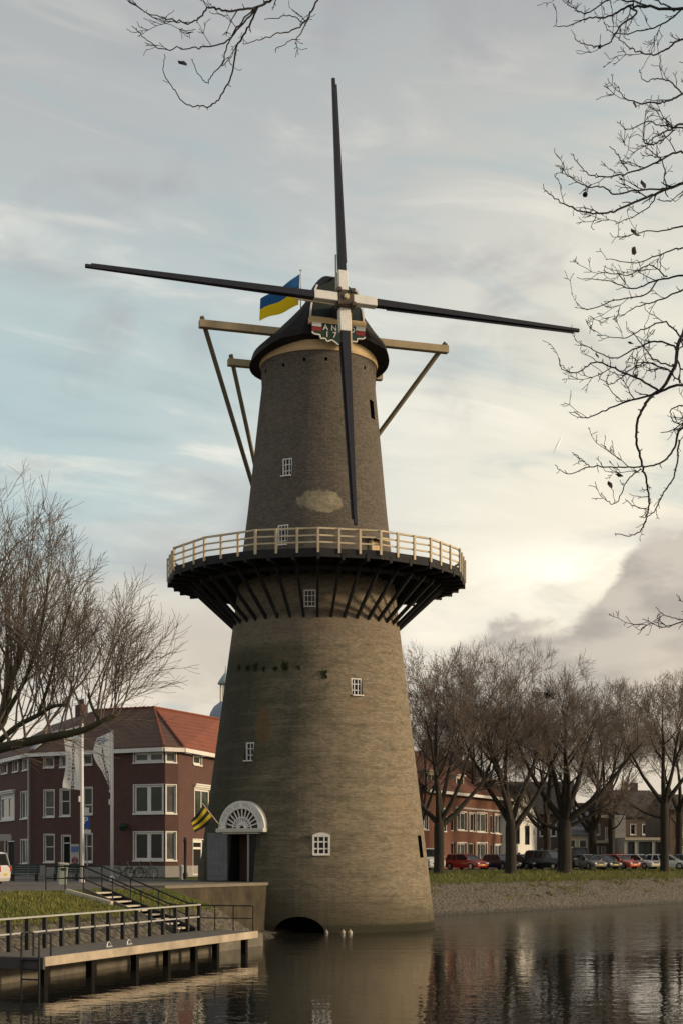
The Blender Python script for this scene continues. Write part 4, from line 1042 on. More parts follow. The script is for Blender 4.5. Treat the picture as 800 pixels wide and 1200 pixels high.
q = MB(); q.lathe([(1.25, 32.3), (1.35, 32.5), (1.0, 33.1), (.5, 33.8), (.12, 34.3), (.05, 35.4)], 16, cc); q.build('lantern_roof', M['domegreen'], ch, smooth=True)

# far right row ------------------------------------------------------
GRZ = 2.44
def pf(u, Y): return V(((u - 400) * Y / F, Y, 0))
r0 = V((7.6, 140, 0)); dr = V((.4, .917, 0)).normalized(); r1 = r0 + dr * 29.0; rin = V((-dr.y, dr.x, 0))
h3 = House('row_house', 'red brick row house with steep red tiled roof and white dormers', (13, 153, GRZ), M['redbrick'])
wr = dict(glass='pale_glass', fw=.12, casing=.1, cols=2); wrg = dict(glass='greenglass', fw=.12, casing=.08, cols=2)
h3.facade(r0, r1, GRZ, 9.9, px=[((496, 501, 948, 972), wr), ((517, 522, 948, 974), wr), ((528, 533, 951, 974), dict(glass='glass', fw=.1, sill=False)), ((535, 546, 952, 973), dict(wr, glass='pale_glass')), ((549, 556, 953, 974), dict(wrg, glass='glass')), ((558, 570, 953, 975), wr), ((574, 578, 955, 976), dict(glass='glass', fw=.1)), ((579, 590, 955, 977), wr),
    ((528, 533, 987, 1014), dict(glass='glass', door=True, sill=False)), ((535, 546, 988, 1008), wr), ((549, 556, 988, 1014), dict(glass='dark', door=True, sill=False)), ((558, 570, 988, 1010), wr), ((574, 578, 989, 1014), dict(glass='dark', door=True, sill=False)), ((579, 590, 990, 1010), wr)], depth=.25)
h3.facade(r1, r1 + rin * 9, GRZ, 9.9, gable=(14.2, .5)); h3.facade(r1 + rin * 9, r0 + rin * 9, GRZ, 9.9); h3.facade(r0 + rin * 9, r0, GRZ, 9.9, gable=(14.2, .5)); h3.done()
q = MB(); z_ = 9.95; ov = -rin * .5
q.prism([r0 + ov + UP * z_, r1 + ov + UP * z_, r1 + rin * 4.5 - dr * 2 + UP * 14.2, r0 + rin * 4.5 + UP * 14.2], UP * .15)
q.prism([r0 + rin * 4.5 + UP * 14.2, r1 + rin * 4.5 - dr * 2 + UP * 14.2, r1 + rin * 9 + UP * z_, r0 + rin * 9 + UP * z_], UP * .15)
q.prism([r1 + ov + UP * z_, r1 + rin * 9 + UP * z_, r1 + rin * 4.5 - dr * 2 + UP * 14.2], UP * .15)
rf = q.build('roof', tile_mat('roof_tiles_dull', (.105, .042, .028), (.15, .062, .04)), h3.t)
for s in (6, 14, 22):
    c = r0 + dr * s + rin * 4.5; q = MB(); q.box(c + UP * 14.9, (.9, 1.4, 1.6), rotz(math.atan2(dr.y, dr.x))); q.build('chimney', M['darkbrick'], rf)
for s in (4.0, 12.5, 20.0, 25.5):
    c = r0 + dr * s + rin * 1.0; rr = Matrix((dr, rin, UP)).transposed()
    q = MB(); q.box(c + rin * .6 + UP * 11.0, (2.4, 1.9, 1.7), rr); q.box(c + rin * .55 + UP * 11.92, (2.7, 2.2, .14), rr); do = q.build('dormer', M['creamwall'], rf)
    q = MB()
    for k in (-.55, .55): q.box(c - rin * .36 + dr * k + UP * 11.0, (.8, .05, 1.1), rr)
    q.build('pane', M['glass'], do)
q = MB(); q.beam(r0 - rin * .55 + UP * 9.85, r1 - rin * .55 + UP * 9.85, .4, .28); q.build('gutter', M['white'], h3.t)
for a, zz in ((6.55, 'w'),):
    q = MB(); q.beam(r0 + dr * 9 - rin * .06 + UP * 8.55, r1 - rin * .06 + UP * 8.55, .12, .18); q.build('string_course', M['greywall'], h3.t)

g0 = pf(595.5, 162); g1 = pf(628.5, 171)
gl_ = (g1 - g0).length; gd_ = (g1 - g0).normalized(); gi = V((-gd_.y, gd_.x, 0))
h4 = House('gabled_house', 'narrow whitewashed house with steep pointed gable and tall dark windows', (20, 166, GRZ), M['whitewall'])
wk = dict(glass='glass', frame='iron', fw=.08, sill=False)
h4.facade(g0, g1, GRZ, 8.2, px=[((602.5, 608.5, 967, 989), wk), ((614.5, 620, 967.5, 990), wk), ((606, 609, 999, 1004), wk), ((614, 617.5, 999, 1004), wk), ((622, 625, 999, 1005), wk), ((624.5, 625.6, 972, 979), wk)], gable=(11.5, .47))
h4.facade(g1, g1 + gi * 10, GRZ, 8.2); h4.facade(g1 + gi * 10, g0 + gi * 10, GRZ, 8.2, gable=(11.5, .53)); h4.facade(g0 + gi * 10, g0, GRZ, 8.2); h4.done()
q = MB(); pk = g0 + gd_ * gl_ * .47; q.prism([g0 + UP * 8.2, pk + UP * 11.5, pk + gi * 10 + UP * 11.5, g0 + gi * 10 + UP * 8.2], V((0, 0, .12))); q.prism([pk + UP * 11.5, g1 + UP * 8.2, g1 + gi * 10 + UP * 8.2, pk + gi * 10 + UP * 11.5], V((0, 0, .12))); q.build('roof', M['tiledark'], h4.t)
# low white annex gable in front of its right half
a0 = g0 + gd_ * gl_ * .45 - gi * .35; a1 = g1 + gd_ * .1 - gi * .35
q = MB(); ap = a0.lerp(a1, .55); q.prism([a0 + UP * (GRZ), a1 + UP * GRZ, a1 + UP * 8.0, ap + UP * 9.6, a0 + UP * 7.8][:5], gi * .3)

def block(name, label, u0, u1, Y0, Y1, vtop, wall, wins, depth=10, roof=None, rv=None, cornice=None, group=None, flat=True):
    p0, p1 = pf(u0, Y0), pf(u1, Y1); d = (p1 - p0).normalized(); n = V((-d.y, d.x, 0)); zt = EYE + (HOR - vtop) * (Y0 + Y1) / 2 / F
    h = House(name, label, ((p0.x + p1.x) / 2, (p0.y + p1.y) / 2, GRZ), wall, group)
    h.facade(p0, p1, GRZ, zt, px=wins, depth=.2)
    h.facade(p1, p1 + n * depth, GRZ, zt); h.facade(p1 + n * depth, p0 + n * depth, GRZ, zt); h.facade(p0 + n * depth, p0, GRZ, zt); h.done()
    if rv is not None:
        rz = EYE + (HOR - rv) * ((Y0 + Y1) / 2 + depth / 2) / F
        q = MB(); a = p0 - n * .4; b = p1 - n * .4
        q.prism([a + UP * zt, b + UP * zt, p1 + n * depth / 2 + UP * rz, p0 + n * depth / 2 + UP * rz], UP * .12)
        q.prism([p0 + n * depth / 2 + UP * rz, p1 + n * depth / 2 + UP * rz, p1 + n * depth + UP * zt, p0 + n * depth + UP * zt], UP * .12)
        q.face([p0 + UP * zt, p0 + n * depth + UP * zt, p0 + n * depth / 2 + UP * rz]); q.face([p1 + UP * zt, p1 + n * depth / 2 + UP * rz, p1 + n * depth + UP * zt])
        ro = q.build('roof', roof, h.t)
        c = p0.lerp(p1, .7) + n * depth / 2 + UP * (rz + .4); k = MB(); k.box(c, (.9, .8, 1.4)); k.build('chimney', M['darkbrick'], ro)
    else:
        q = MB(); q.prism([p0 + UP * zt, p1 + UP * zt, p1 + n * depth + UP * zt, p0 + n * depth + UP * zt], UP * .1); q.build('roof', roof or M['tiledark'], h.t)
    if cornice:
        for v in cornice:
            z = EYE + (HOR - v) * (Y0 + Y1) / 2 / F; q = MB(); q.beam(p0 - n * .1 + UP * z, p1 - n * .1 + UP * z, .3, .3); q.build('cornice', M['creamwall'], h.t)
    return h
wd = dict(glass='glass', fw=.1, casing=.05); ww = dict(glass='glass', fw=.16, casing=.12, cols=2); wb = dict(glass='pale_glass', fw=.1)
block('terraced_house', 'long dark terrace with dark tiled roof right behind the white gabled house', 586, 668, 192, 190, 955, M['darkbrick'], [((632, 638, 965, 980), wd), ((645, 651, 965, 980), wd), ((657, 663, 965, 980), wd), ((634, 640, 995, 1012), wd), ((650, 656, 995, 1012), wd)], 12, M['tiledark'], 917)
block('cream_house', 'small cream house with blue grey slate roof beside the thickest trunk', 664, 691.5, 170.5, 170.2, 979, M['creamwall'], [((678, 687, 984, 1000), wd), ((668, 674, 984, 1000), wd)], 9, M['slate'], 952)
block('brick_house', 'flat topped brown brick house with pale cornice bands and slim windows', 692, 722, 172, 172, 956, M['brownbrick'], [((709, 712, 970, 984), wd), ((714, 717, 970, 984), wd), ((696, 702, 966, 978), wd), ((694, 700, 992, 1010), wd), ((704, 709, 992, 1010), wb), ((713, 718, 992, 1010), wd)], 10, M['tiledark'], None, cornice=[957, 986.5])
block('stair_tower', 'pale rendered windowless tower block joined to the brown brick house', 720, 732.5, 171.0, 171.0, 955, M['greywall'], [], 8, M['tiledark'], None)
block('terraced_house', 'wide brown terrace with low dark roof behind the grey pavilion', 726, 790, 190, 192, 958, M['darkbrick'], [((738, 744, 966, 978), wd), ((752, 758, 966, 978), wd), ((768, 774, 966, 978), wd)], 14, M['tiledark'], 927)
hp = block('pavilion', 'low pale grey flat roofed pavilion with three dark windows', 731, 776, 167, 167.3, 982.5, M['greywall'], [((736, 742.5, 987, 1000), dict(wd, frame='iron')), ((748.5, 763, 987, 1001), dict(wd, frame='iron', cols=2)), ((768, 772.5, 987, 1001), dict(wd, frame='iron'))], 8, M['lead'], None, cornice=[983])
block('brick_house', 'brown brick house with white framed windows at the right edge', 784, 845, 174, 174.5, 950, M['brownbrick'], [((792.5, 808, 967, 981), ww), ((792.5, 808, 993, 1010), ww), ((820, 834, 967, 981), ww)], 10, M['tiledark'], 932)

# ------------------------------------------------------------------ trees
def perp(d, rg):
    v = V((rg.gauss(0, 1), rg.gauss(0, 1), rg.gauss(0, 1))); v = v - d * v.dot(d); return v.normalized()
def grow(big, fine, rg, p, d, L, r, lev, maxlev, P):
    n = 5 if lev < 2 else 4 if lev < maxlev else 3
    pts = [p]; rad_ = [r]; dirs = [d]
    for i in range(n):
        d = (d + perp(d, rg) * P['wob'][min(lev, len(P['wob']) - 1)] + UP * P['up'][min(lev, len(P['up']) - 1)]).normalized()
        p = p + d * L / n; pts.append(p); dirs.append(d)
        rad_.append(max(P['rmin'], r * (1 - P.get('tap', .70) * (i + 1) / n)))
    tgt = big if lev < 2 else fine
    tgt.tube(pts, rad_, 8 if lev == 0 else 6 if lev == 1 else 4 if lev == 2 else 3, cap=False)
    if lev >= maxlev: return
    k = P['kids'][min(lev, len(P['kids']) - 1)]
    for j in range(k):
        st_ = P['start'][min(lev, len(P['start']) - 1)] if isinstance(P['start'], list) else P['start']; f = st_ + (1 - st_) * (j + rg.random() * .9) / k; x = f * n; i = min(int(x), n - 1); q = pts[i].lerp(pts[i + 1], x - i)
        a = R(rg.uniform(*P['ang'])); dd = (dirs[i] * math.cos(a) + perp(dirs[i], rg) * math.sin(a)).normalized()
        rr = max(P['rmin'], (rad_[i] + (rad_[i + 1] - rad_[i]) * (x - i)) * rg.uniform(*P.get('rr', (.42, .64))))
        grow(big, fine, rg, q, dd, L * rg.uniform(*P['len']) * (1.15 - .45 * f), rr, lev + 1, maxlev, P)
def bare_tree(seed, label, loc, H, tr, fork, limbs, P, maxlev=4, mats=('bark', 'twig'), group=None, lean=0.0):
    rg = random.Random(seed); t = thing('plane_tree', label, 'tree', (0, 0, 0), group); big, fine = MB(), MB()
    pts = [V((0, 0, -.2)), V((0, 0, .25)), V((lean * .3, 0, fork * .4)), V((lean * .7, .05, fork * .8)), V((lean, 0, fork * 1.16))]
    big.tube(catmull(pts, 3), [tr * 1.45, tr * 1.3, tr * 1.15, tr * 1.05, tr, tr * .98, tr * .96, tr * .95, tr * .95, tr * .97, tr * .94, tr * .8, tr * .35], 10)
    top = pts[-1]
    for (az, inc, L, rr, h) in limbs:
        d = V((math.sin(az) * math.sin(inc), math.cos(az) * math.sin(inc), math.cos(inc)))
        grow(big, fine, rg, V((top.x * h, 0, fork * h)) , d, L, tr * rr, 0, maxlev, P)
    big.build('trunk', M[mats[0]], t, smooth=True); fine.build('crown', M[mats[1]], t)
    t.location = loc; return t
PF = dict(wob=[.13, .15, .14, .11, .10], up=[.09, .10, .12, .11, .08], kids=[6, 6, 6, 5], ang=(24, 54), len=(.48, .70), start=[.42, .30, .22, .2], rmin=.0100, rr=(.40, .60), tap=.88)
rg = random.Random(11)
def limbset(n, L, base=0.0, inc=(18, 55)):
    out = []
    for i in range(n): out.append((base + 2 * PI * i / n + rg.uniform(-.3, .3), R(rg.uniform(*inc)), L * rg.uniform(.85, 1.1), rg.uniform(.42, .62), 1.0))
    return out
GT = 'bare plane trees along the far quay'
right_trees = [
    (21, 'bare plane tree right beside the mill, its limb reaching right over the red car', 514, 120, 5.6, .44, 3.9, [(R(80), R(52), 8.5, .62, .95), (R(-30), R(14), 10, .72, 1), (R(-95), R(42), 7.5, .5, 1), (R(20), R(28), 9.5, .6, 1), (R(180), R(26), 9, .5, 1), (R(100), R(30), 9, .5, 1.02)]),
    (22, 'bare plane tree with low forked limb in front of the white gabled house', 598, 124, 5.6, .48, 4.0, [(R(85), R(44), 8.6, .60, .80), (R(-10), R(8), 10.5, .74, 1), (R(-85), R(34), 8.5, .55, 1), (R(40), R(24), 10, .55, 1), (R(200), R(26), 9.5, .5, 1), (R(-60), R(14), 10, .5, 1.02)]),
    (23, 'bare plane tree with the thickest trunk, dense low twigs and a nest', 661, 128, 5.6, .62, 4.2, [(R(88), R(50), 9.5, .55, 1.0), (R(0), R(10), 9.5, .62, 1.05), (R(-88), R(44), 8.5, .52, 1.0), (R(60), R(30), 9.5, .55, 1.02), (R(180), R(28), 8.5, .5, 1), (R(-70), R(22), 9.0, .5, 1.02), (R(100), R(75), 5.0, .32, .9), (R(-100), R(78), 4.5, .32, .85)]),
    (24, 'slimmer bare plane tree in front of the pale grey pavilion', 778, 138, 5.6, .40, 6.0, [(R(85), R(40), 8.0, .6, 1.0), (R(-30), R(14), 9, .66, 1), (R(-88), R(46), 8.5, .55, 1.0), (R(30), R(20), 9, .5, 1), (R(190), R(28), 8, .5, 1), (R(-80), R(80), 5.0, .30, .8)]),
]
for seed, lb, u, Y, H, tr, fork, limbs in right_trees:
    p = at(u, 0, Y); t = bare_tree(seed, lb, (p.x, Y, 2.38), H, tr, fork, limbs, PF, 4, group=GT)
# lighter trees standing further along, copies with their own turn
def extra_tree(src, lb, u, Y, sc_, rz):
    c = copy_tree(src); c['label'] = lb; p = at(u, 0, Y); c.location = (p.x, Y, 2.4); c.scale = (sc_, sc_, sc_); c.rotation_euler.z = rz; return c
trees = [o for o in sc.objects if o.name.startswith('plane_tree') and o.parent is None]
extra_tree(trees[3], 'bare tree squeezed between the thick trunk and the pavilion tree, set back', 716, 158, .86, 2.0)
extra_tree(trees[0], 'bare tree half hidden behind the right flank of the mill', 488, 134, .94, 1.3)
extra_tree(trees[1], 'bare tree cut off by the right edge beyond the pavilion', 838, 146, .88, .6)
extra_tree(trees[2], 'bare tree in the second row behind the dark red car', 552, 158, 1.02, 4.0)
extra_tree(trees[3], 'bare tree in the second row beyond the white estate car', 795, 168, 1.0, 5.0)
extra_tree(trees[0], 'bare tree in the second row just right of the white gabled house', 640, 164, 1.02, 3.2)
extra_tree(trees[1], 'bare tree in the second row between the bright red car and the thick trunk', 694, 170, 1.0, 2.4)
# crow's nest
q = MB(); p = at(642, 814, 128); rn = random.Random(4)
for i in range(90):
    d = V((rn.gauss(0, 1), rn.gauss(0, 1), rn.gauss(0, .6))).normalized(); s = p + V((rn.gauss(0, .22), rn.gauss(0, .22), rn.gauss(0, .16)))
    q.tube([s - d * .25, s + d * .25], .02, 3)
solo(q, 'bird_nest', M['leafdead'], 'dark round twig nest high in the bare thick trunk tree', 'nest', p)

# big tree at the left edge, trunk outside the frame
t = thing('plane_tree', 'big bare tree leaning in over the corner house from the left edge', 'tree', (0, 0, 0)); rg = random.Random(31); big, fine = MB(), MB()
TL = V((-17.0, 60.5, 2.35))
big.tube(catmull([TL - UP * .3, TL + UP * .3, TL + V((.1, .1, 2)), TL + V((.3, 0, 4.2))], 3), [.95, .9, .82, .74, .7, .68, .66, .66, .68, .66], 10)
PLL = dict(wob=[.13, .17, .18, .16], up=[.12, .09, .05, .02], kids=[8, 8, 7, 5], ang=(18, 44), len=(.40, .64), start=.16, rmin=.0075, rr=(.34, .52))
def px_limb(uv, r0_, r1_):
    pts = catmull([at(u, v, Y) for u, v, Y in uv], 4); n = len(pts); rr = [r0_ + (r1_ - r0_) * i / (n - 1) for i in range(n)]
    big.tube(pts, rr, 8); return pts, rr
l1, lr = px_limb([(-86, 900, 60.5), (-30, 888, 60), (0, 877, 59.5), (35, 869, 59), (70, 862, 58.5), (100, 855, 58.2), (118, 846, 58), (138, 838, 58)], .26, .075)
l2, lr2 = px_limb([(-86, 895, 60.5), (-25, 862, 60.5), (0, 850, 61), (8, 825, 61), (14, 795, 61.2), (24, 770, 61.2), (20, 740, 61)], .24, .09)
l3, lr3 = px_limb([(0, 868, 60), (22, 850, 59.6), (45, 838, 59.2), (62, 828, 59), (80, 826, 59)], .13, .06)
l4, lr4 = px_limb([(-86, 890, 61), (-60, 820, 62), (-35, 740, 62.5), (-22, 680, 62.5)], .34, .13)
l6, lr6 = px_limb([(45, 838, 59.2), (58, 800, 59), (70, 750, 58.8), (84, 705, 58.6)], .075, .03)
l7, lr7 = px_limb([(0, 850, 61), (22, 812, 60.4), (40, 770, 60), (52, 715, 59.6), (58, 670, 59.6)], .10, .035)
l5, lr5 = px_limb([(118, 846, 58), (108, 828, 58), (104, 812, 57.8)], .07, .045)
big.build('trunk', M['mossbark'], t, smooth=True)
def sprout(pts, rr, n, L, spread, f0=.3, f1=1.0, lean=0.0, lev=1, maxlev=3, PP=PLL):
    for j in range(n):
        f = f0 + (f1 - f0) * (j + rg.random()) / n; x = f * (len(pts) - 1); i = min(int(x), len(pts) - 2); q = pts[i].lerp(pts[i + 1], x - i)
        d = V((rg.gauss(lean, spread), rg.gauss(0, spread), 1)).normalized()
        grow(fine, fine, rg, q, d, L * rg.uniform(.75, 1.15) * (1.15 - .35 * f), min(.075, rr[i] * rg.uniform(.25, .45)), lev, maxlev, PP)
sprout(l1, lr, 20, 4.8, .36, .18, 1.0, .02)
sprout(l2, lr2, 17, 5.4, .36, .22, 1.0, .16)
sprout(l3, lr3, 11, 4.6, .34, .2, 1.0, .05)
sprout(l4, lr4, 15, 5.2, .36, .12, .9, .10)
sprout(l6, lr6, 10, 2.9, .5, .2, 1.0, .15)
sprout(l7, lr7, 10, 3.2, .45, .3, 1.0, .05)
sprout(l5, lr5, 5, 3.4, .40, .4, 1.0, .2)
sprout(l1[-6:], lr[-6:], 6, 3.6, .45, .2, 1.0, .45)
for j in range(16):
    q = l1[rg.randrange(6, len(l1))]; d = V((rg.gauss(.7, .5), rg.gauss(0, .5), rg.uniform(-.5, .15))).normalized()
    grow(fine, fine, rg, q, d, rg.uniform(1.2, 2.6), .022, 2, 3, PLL)
fine.build('crown', M['twigl'], t)

# near plane tree whose hanging twigs frame the picture on the right and top
nt_ = thing('plane_tree', 'near plane tree, only its dark hanging twigs in view at right and top', 'tree', (9.2, 11.5, 2.4)); big, fine = MB(), MB(); rg = random.Random(41)
big.tube(catmull([(9.2, 11.5, 2.0), (9.2, 11.5, 3), (9.1, 11.6, 6), (8.9, 11.8, 10), (8.5, 12.2, 14)], 4), [.62 - .022 * i for i in range(17)], 10)
def near(uv, Y, r0_, r1_, src=None, spur=1.0, jig=True):
    pts = [at(u, v, Y + .5 * math.sin(u * .02 + v * .017)) for u, v in uv]
    if src is not None: pts = [V(src), V(src).lerp(pts[0], .55) + UP * .35] + pts
    c = catmull(pts, 6)
    if jig: c = [p + V((rg.gauss(0, .0035), rg.gauss(0, .01), rg.gauss(0, .0035))) for p in c]
    r0_ *= .72; r1_ *= .8
    n = len(c); k0 = 12 if src is not None else 0; rr = []
    for i in range(n):
        if i < k0: rr.append(r0_ + (.10 - r0_) * (1 - i / k0))
        else: rr.append(r0_ + (r1_ - r0_) * (i - k0) / max(1, n - 1 - k0))
    fine.tube(c, rr, 5)
    for i in range(k0, n - 1):
        seg = c[i + 1] - c[i]
        if seg.length < 1e-6: continue
        m = seg.length / .06 * spur
        cnt = int(m) + (1 if rg.random() < m - int(m) else 0)
        for _ in range(cnt):
            if rg.random() < .42: continue
            q = c[i].lerp(c[i + 1], rg.random()); d0 = seg.normalized(); d = (d0 * .75 + perp(d0, rg) * .75 + UP * .10).normalized()
            L = rg.choice((.02, .03, .03, .04, .05, .12, .22, .32)) * rg.uniform(.7, 1.3); twig(q, d, L, max(.0032, rr[i] * .6), 0)
def twig(p, d, L, r, lev):
    pts = [p]; ds = [d]; n = 4
    for i in range(n):
        d = (d + perp(d, rg) * .30 + UP * .07).normalized(); p = p + d * L / n; pts.append(p); ds.append(d)
    fine.tube(pts, [max(.0028, r * (1 - .5 * i / n)) for i in range(n + 1)], 4)
    if L > .10 and lev < 2:
        for k in range(int(L / .055)):
            i = rg.randrange(1, n + 1); dd = (ds[i] * .75 + perp(ds[i], rg) * .7).normalized(); twig(pts[i], dd, L * rg.uniform(.15, .5), r * .7, lev + 1)
S1_, S2_, S3_, S4_ = (8.9, 11.8, 10.0), (9.0, 11.7, 8.0), (9.1, 11.6, 6.0), (8.6, 12.1, 13.3)
near([(860, -5), (800, 10), (760, 8), (735, 8), (712, 20), (690, 22), (668, 29), (648, 30)], 14, .022, .004, S4_)
near([(735, 8), (745, 15), (725, 32), (715, 48), (702, 55), (688, 53), (675, 47), (673, 39)], 14, .014, .004)
near([(800, 10), (775, 28), (745, 37), (720, 40), (706, 26)], 14.2, .012, .004)
near([(870, 20), (800, 45), (780, 58), (762, 64), (742, 58), (730, 50), (718, 40)], 13.8, .014, .004, S4_)
near([(760, 8), (720, -2), (690, 14), (678, 14), (665, 5), (658, 0)], 14.3, .012, .004)
near([(790, 12), (770, 2), (750, -6), (735, -12)], 14.1, .012, .004)
near([(870, 95), (800, 110), (785, 117), (770, 120), (745, 120), (730, 113), (724, 102)], 14.3, .016, .004, S1_)
near([(800, 110), (785, 97), (770, 92), (755, 95), (749, 82)], 14.3, .010, .004)
near([(870, 135), (800, 145), (785, 152), (770, 158), (758, 168)], 14, .018, .005, S1_)
near([(800, 150), (780, 148), (757, 143), (735, 152), (723, 143)], 14.2, .010, .004)
near([(790, 152), (772, 166), (755, 168), (754, 146), (766, 132)], 14.2, .010, .004)
near([(880, 190), (830, 205), (800, 215), (780, 222), (760, 230), (735, 240), (715, 249), (690, 250), (670, 243), (650, 232), (638, 223)], 14, .024, .005, S1_)
near([(800, 215), (800, 178), (770, 190), (745, 200), (715, 207), (695, 207), (680, 195), (669, 180)], 14, .015, .004)
near([(780, 222), (750, 222), (720, 227), (705, 218), (685, 218), (665, 205), (656, 195)], 13.9, .013, .004)
near([(735, 200), (728, 190), (722, 180), (713, 172)], 14, .009, .004)
near([(770, 225), (762, 240), (745, 252), (720, 262)], 14, .010, .004)
near([(780, 222), (775, 190), (760, 175), (745, 168)], 14.2, .009, .004)
near([(870, 262), (800, 265), (780, 270), (750, 272), (725, 280)], 14.1, .014, .004, S2_)
near([(800, 290), (780, 295), (745, 308), (710, 303)], 14.1, .012, .004)
near([(870, 300), (800, 322), (770, 328), (740, 338), (715, 330), (683, 327)], 14, .016, .004, S2_)
near([(770, 328), (755, 345), (720, 352), (690, 362), (676, 358)], 14, .011, .004)
near([(780, 325), (760, 310), (735, 322), (700, 318)], 14.2, .010, .004)
near([(800, 340), (770, 352), (745, 360), (725, 372)], 14.2, .012, .004)
near([(850, 330), (800, 390), (790, 430), (775, 455), (765, 462), (755, 475), (748, 490), (745, 515), (752, 545), (757, 565), (760, 585), (757, 605), (750, 622), (735, 628), (720, 625)], 14, .026, .005, S2_)
near([(765, 462), (735, 470), (710, 480), (685, 490), (672, 482)], 14, .015, .004)
near([(770, 457), (745, 443), (715, 430), (695, 425), (675, 437), (658, 432), (655, 420)], 14, .015, .004)
near([(860, 445), (800, 450), (765, 462)], 14, .020, .014, S3_)
near([(795, 410), (770, 400), (740, 410), (720, 420), (690, 408), (678, 400)], 14.2, .014, .004)
near([(785, 435), (760, 425), (740, 432), (715, 450), (700, 440)], 13.9, .012, .004)
near([(790, 430), (765, 420), (745, 395), (735, 385)], 14.1, .011, .004)
near([(800, 400), (780, 378), (755, 385), (730, 396), (700, 392)], 14.1, .012, .004)
near([(860, 470), (800, 500), (790, 525), (775, 542), (752, 547), (720, 548), (690, 547), (665, 555), (650, 545)], 14, .017, .004, S3_)
near([(795, 515), (790, 555), (775, 580), (765, 600), (757, 605)], 14.1, .012, .006)
near([(750, 550), (735, 562), (725, 585), (715, 590), (703, 578)], 14, .009, .004)
near([(760, 597), (740, 592), (733, 585)], 14, .008, .004); near([(690, 547), (680, 538), (670, 530)], 14, .007, .004)
near([(800, 475), (785, 480), (790, 495), (800, 492)], 14, .009, .004)
near([(880, 690), (830, 715), (800, 727), (775, 735), (752, 725)], 14, .014, .004, S3_); near([(800, 727), (780, 722), (768, 712)], 14, .007, .004)
near([(520, -120), (440, -60), (372, -20), (330, -8), (310, 5), (290, 10), (265, 12), (245, 9), (235, 20), (220, 27), (200, 22), (175, 16), (150, 0)], 14, .022, .004, S4_, .7)
near([(303, 7), (290, 22), (275, 40), (262, 52), (240, 55), (218, 57), (190, 57), (170, 45), (155, 30)], 14, .013, .004, None, .7)
near([(303, 8), (292, 30), (278, 55), (272, 85), (262, 108), (252, 121), (232, 125), (215, 120), (203, 103), (192, 85), (193, 65)], 13.9, .014, .004, None, .55)
near([(300, 8), (280, 30), (268, 50), (260, 75), (250, 85), (243, 97), (232, 85), (225, 70)], 14.1, .011, .004, None, .6)
near([(390, -30), (372, 0), (360, 22), (345, 35), (325, 40), (300, 48), (285, 52)], 14, .014, .004)
near([(368, 8), (352, 40), (340, 48), (322, 57)], 14, .009, .004); near([(355, 28), (340, 18), (320, 22), (310, 22)], 14, .008, .004); near([(150, 0), (175, 18), (200, 26), (222, 26)], 14.1, .006, .005)
big.build('trunk', M['bark'], nt_, smooth=True); fine.build('branches', M['ftwig'], nt_)
def dead_leaf(u, v, L, a):
    c = at(u, v, 14); dx = V((math.cos(a), .2, math.sin(a))); dy = V((-math.sin(a), .3, math.cos(a)))
    q = MB(); pr = [(0, -.5), (.32, -.2), (.36, .15), (.12, .5), (-.1, .42), (-.34, .1), (-.28, -.25)]
    top = c + V((0, -.03, 0)); P_ = [c + dx * x * L + dy * y * L + V((0, .04 * math.sin(x * 7), 0)) for x, y in pr]
    for i in range(len(P_)): q.face([top, P_[i], P_[(i + 1) % len(P_)]])
    q.build('dead_leaf', M['leafdead'], nt_)
for a in ((214, 74, .11, .9), (742, 272, .10, .5), (747, 276, .06, 1.4), (742, 294, .085, -.5), (743, 123, .07, .2), (753, 216, .10, .2), (738, 402, .07, 1.2), (699, 417, .06, .4), (702, 439, .05, .7), (714, 568, .09, .3), (725, 557, .08, 1.3), (740, 323, .05, .3)): dead_leaf(*a)
for u, v, r in ((685, 228, .026), (702, 55, .018), (744, 441, .02)):
    q = MB(); c = at(u, v, 14); q.lathe([(0, -r), (r * .7, -r * .7), (r, 0), (r * .7, r * .7), (0, r)], 10, c); q.tube([c, c + V((.01, 0, .12))], .003, 4); q.build('seed_ball', M['leafdead'], nt_)

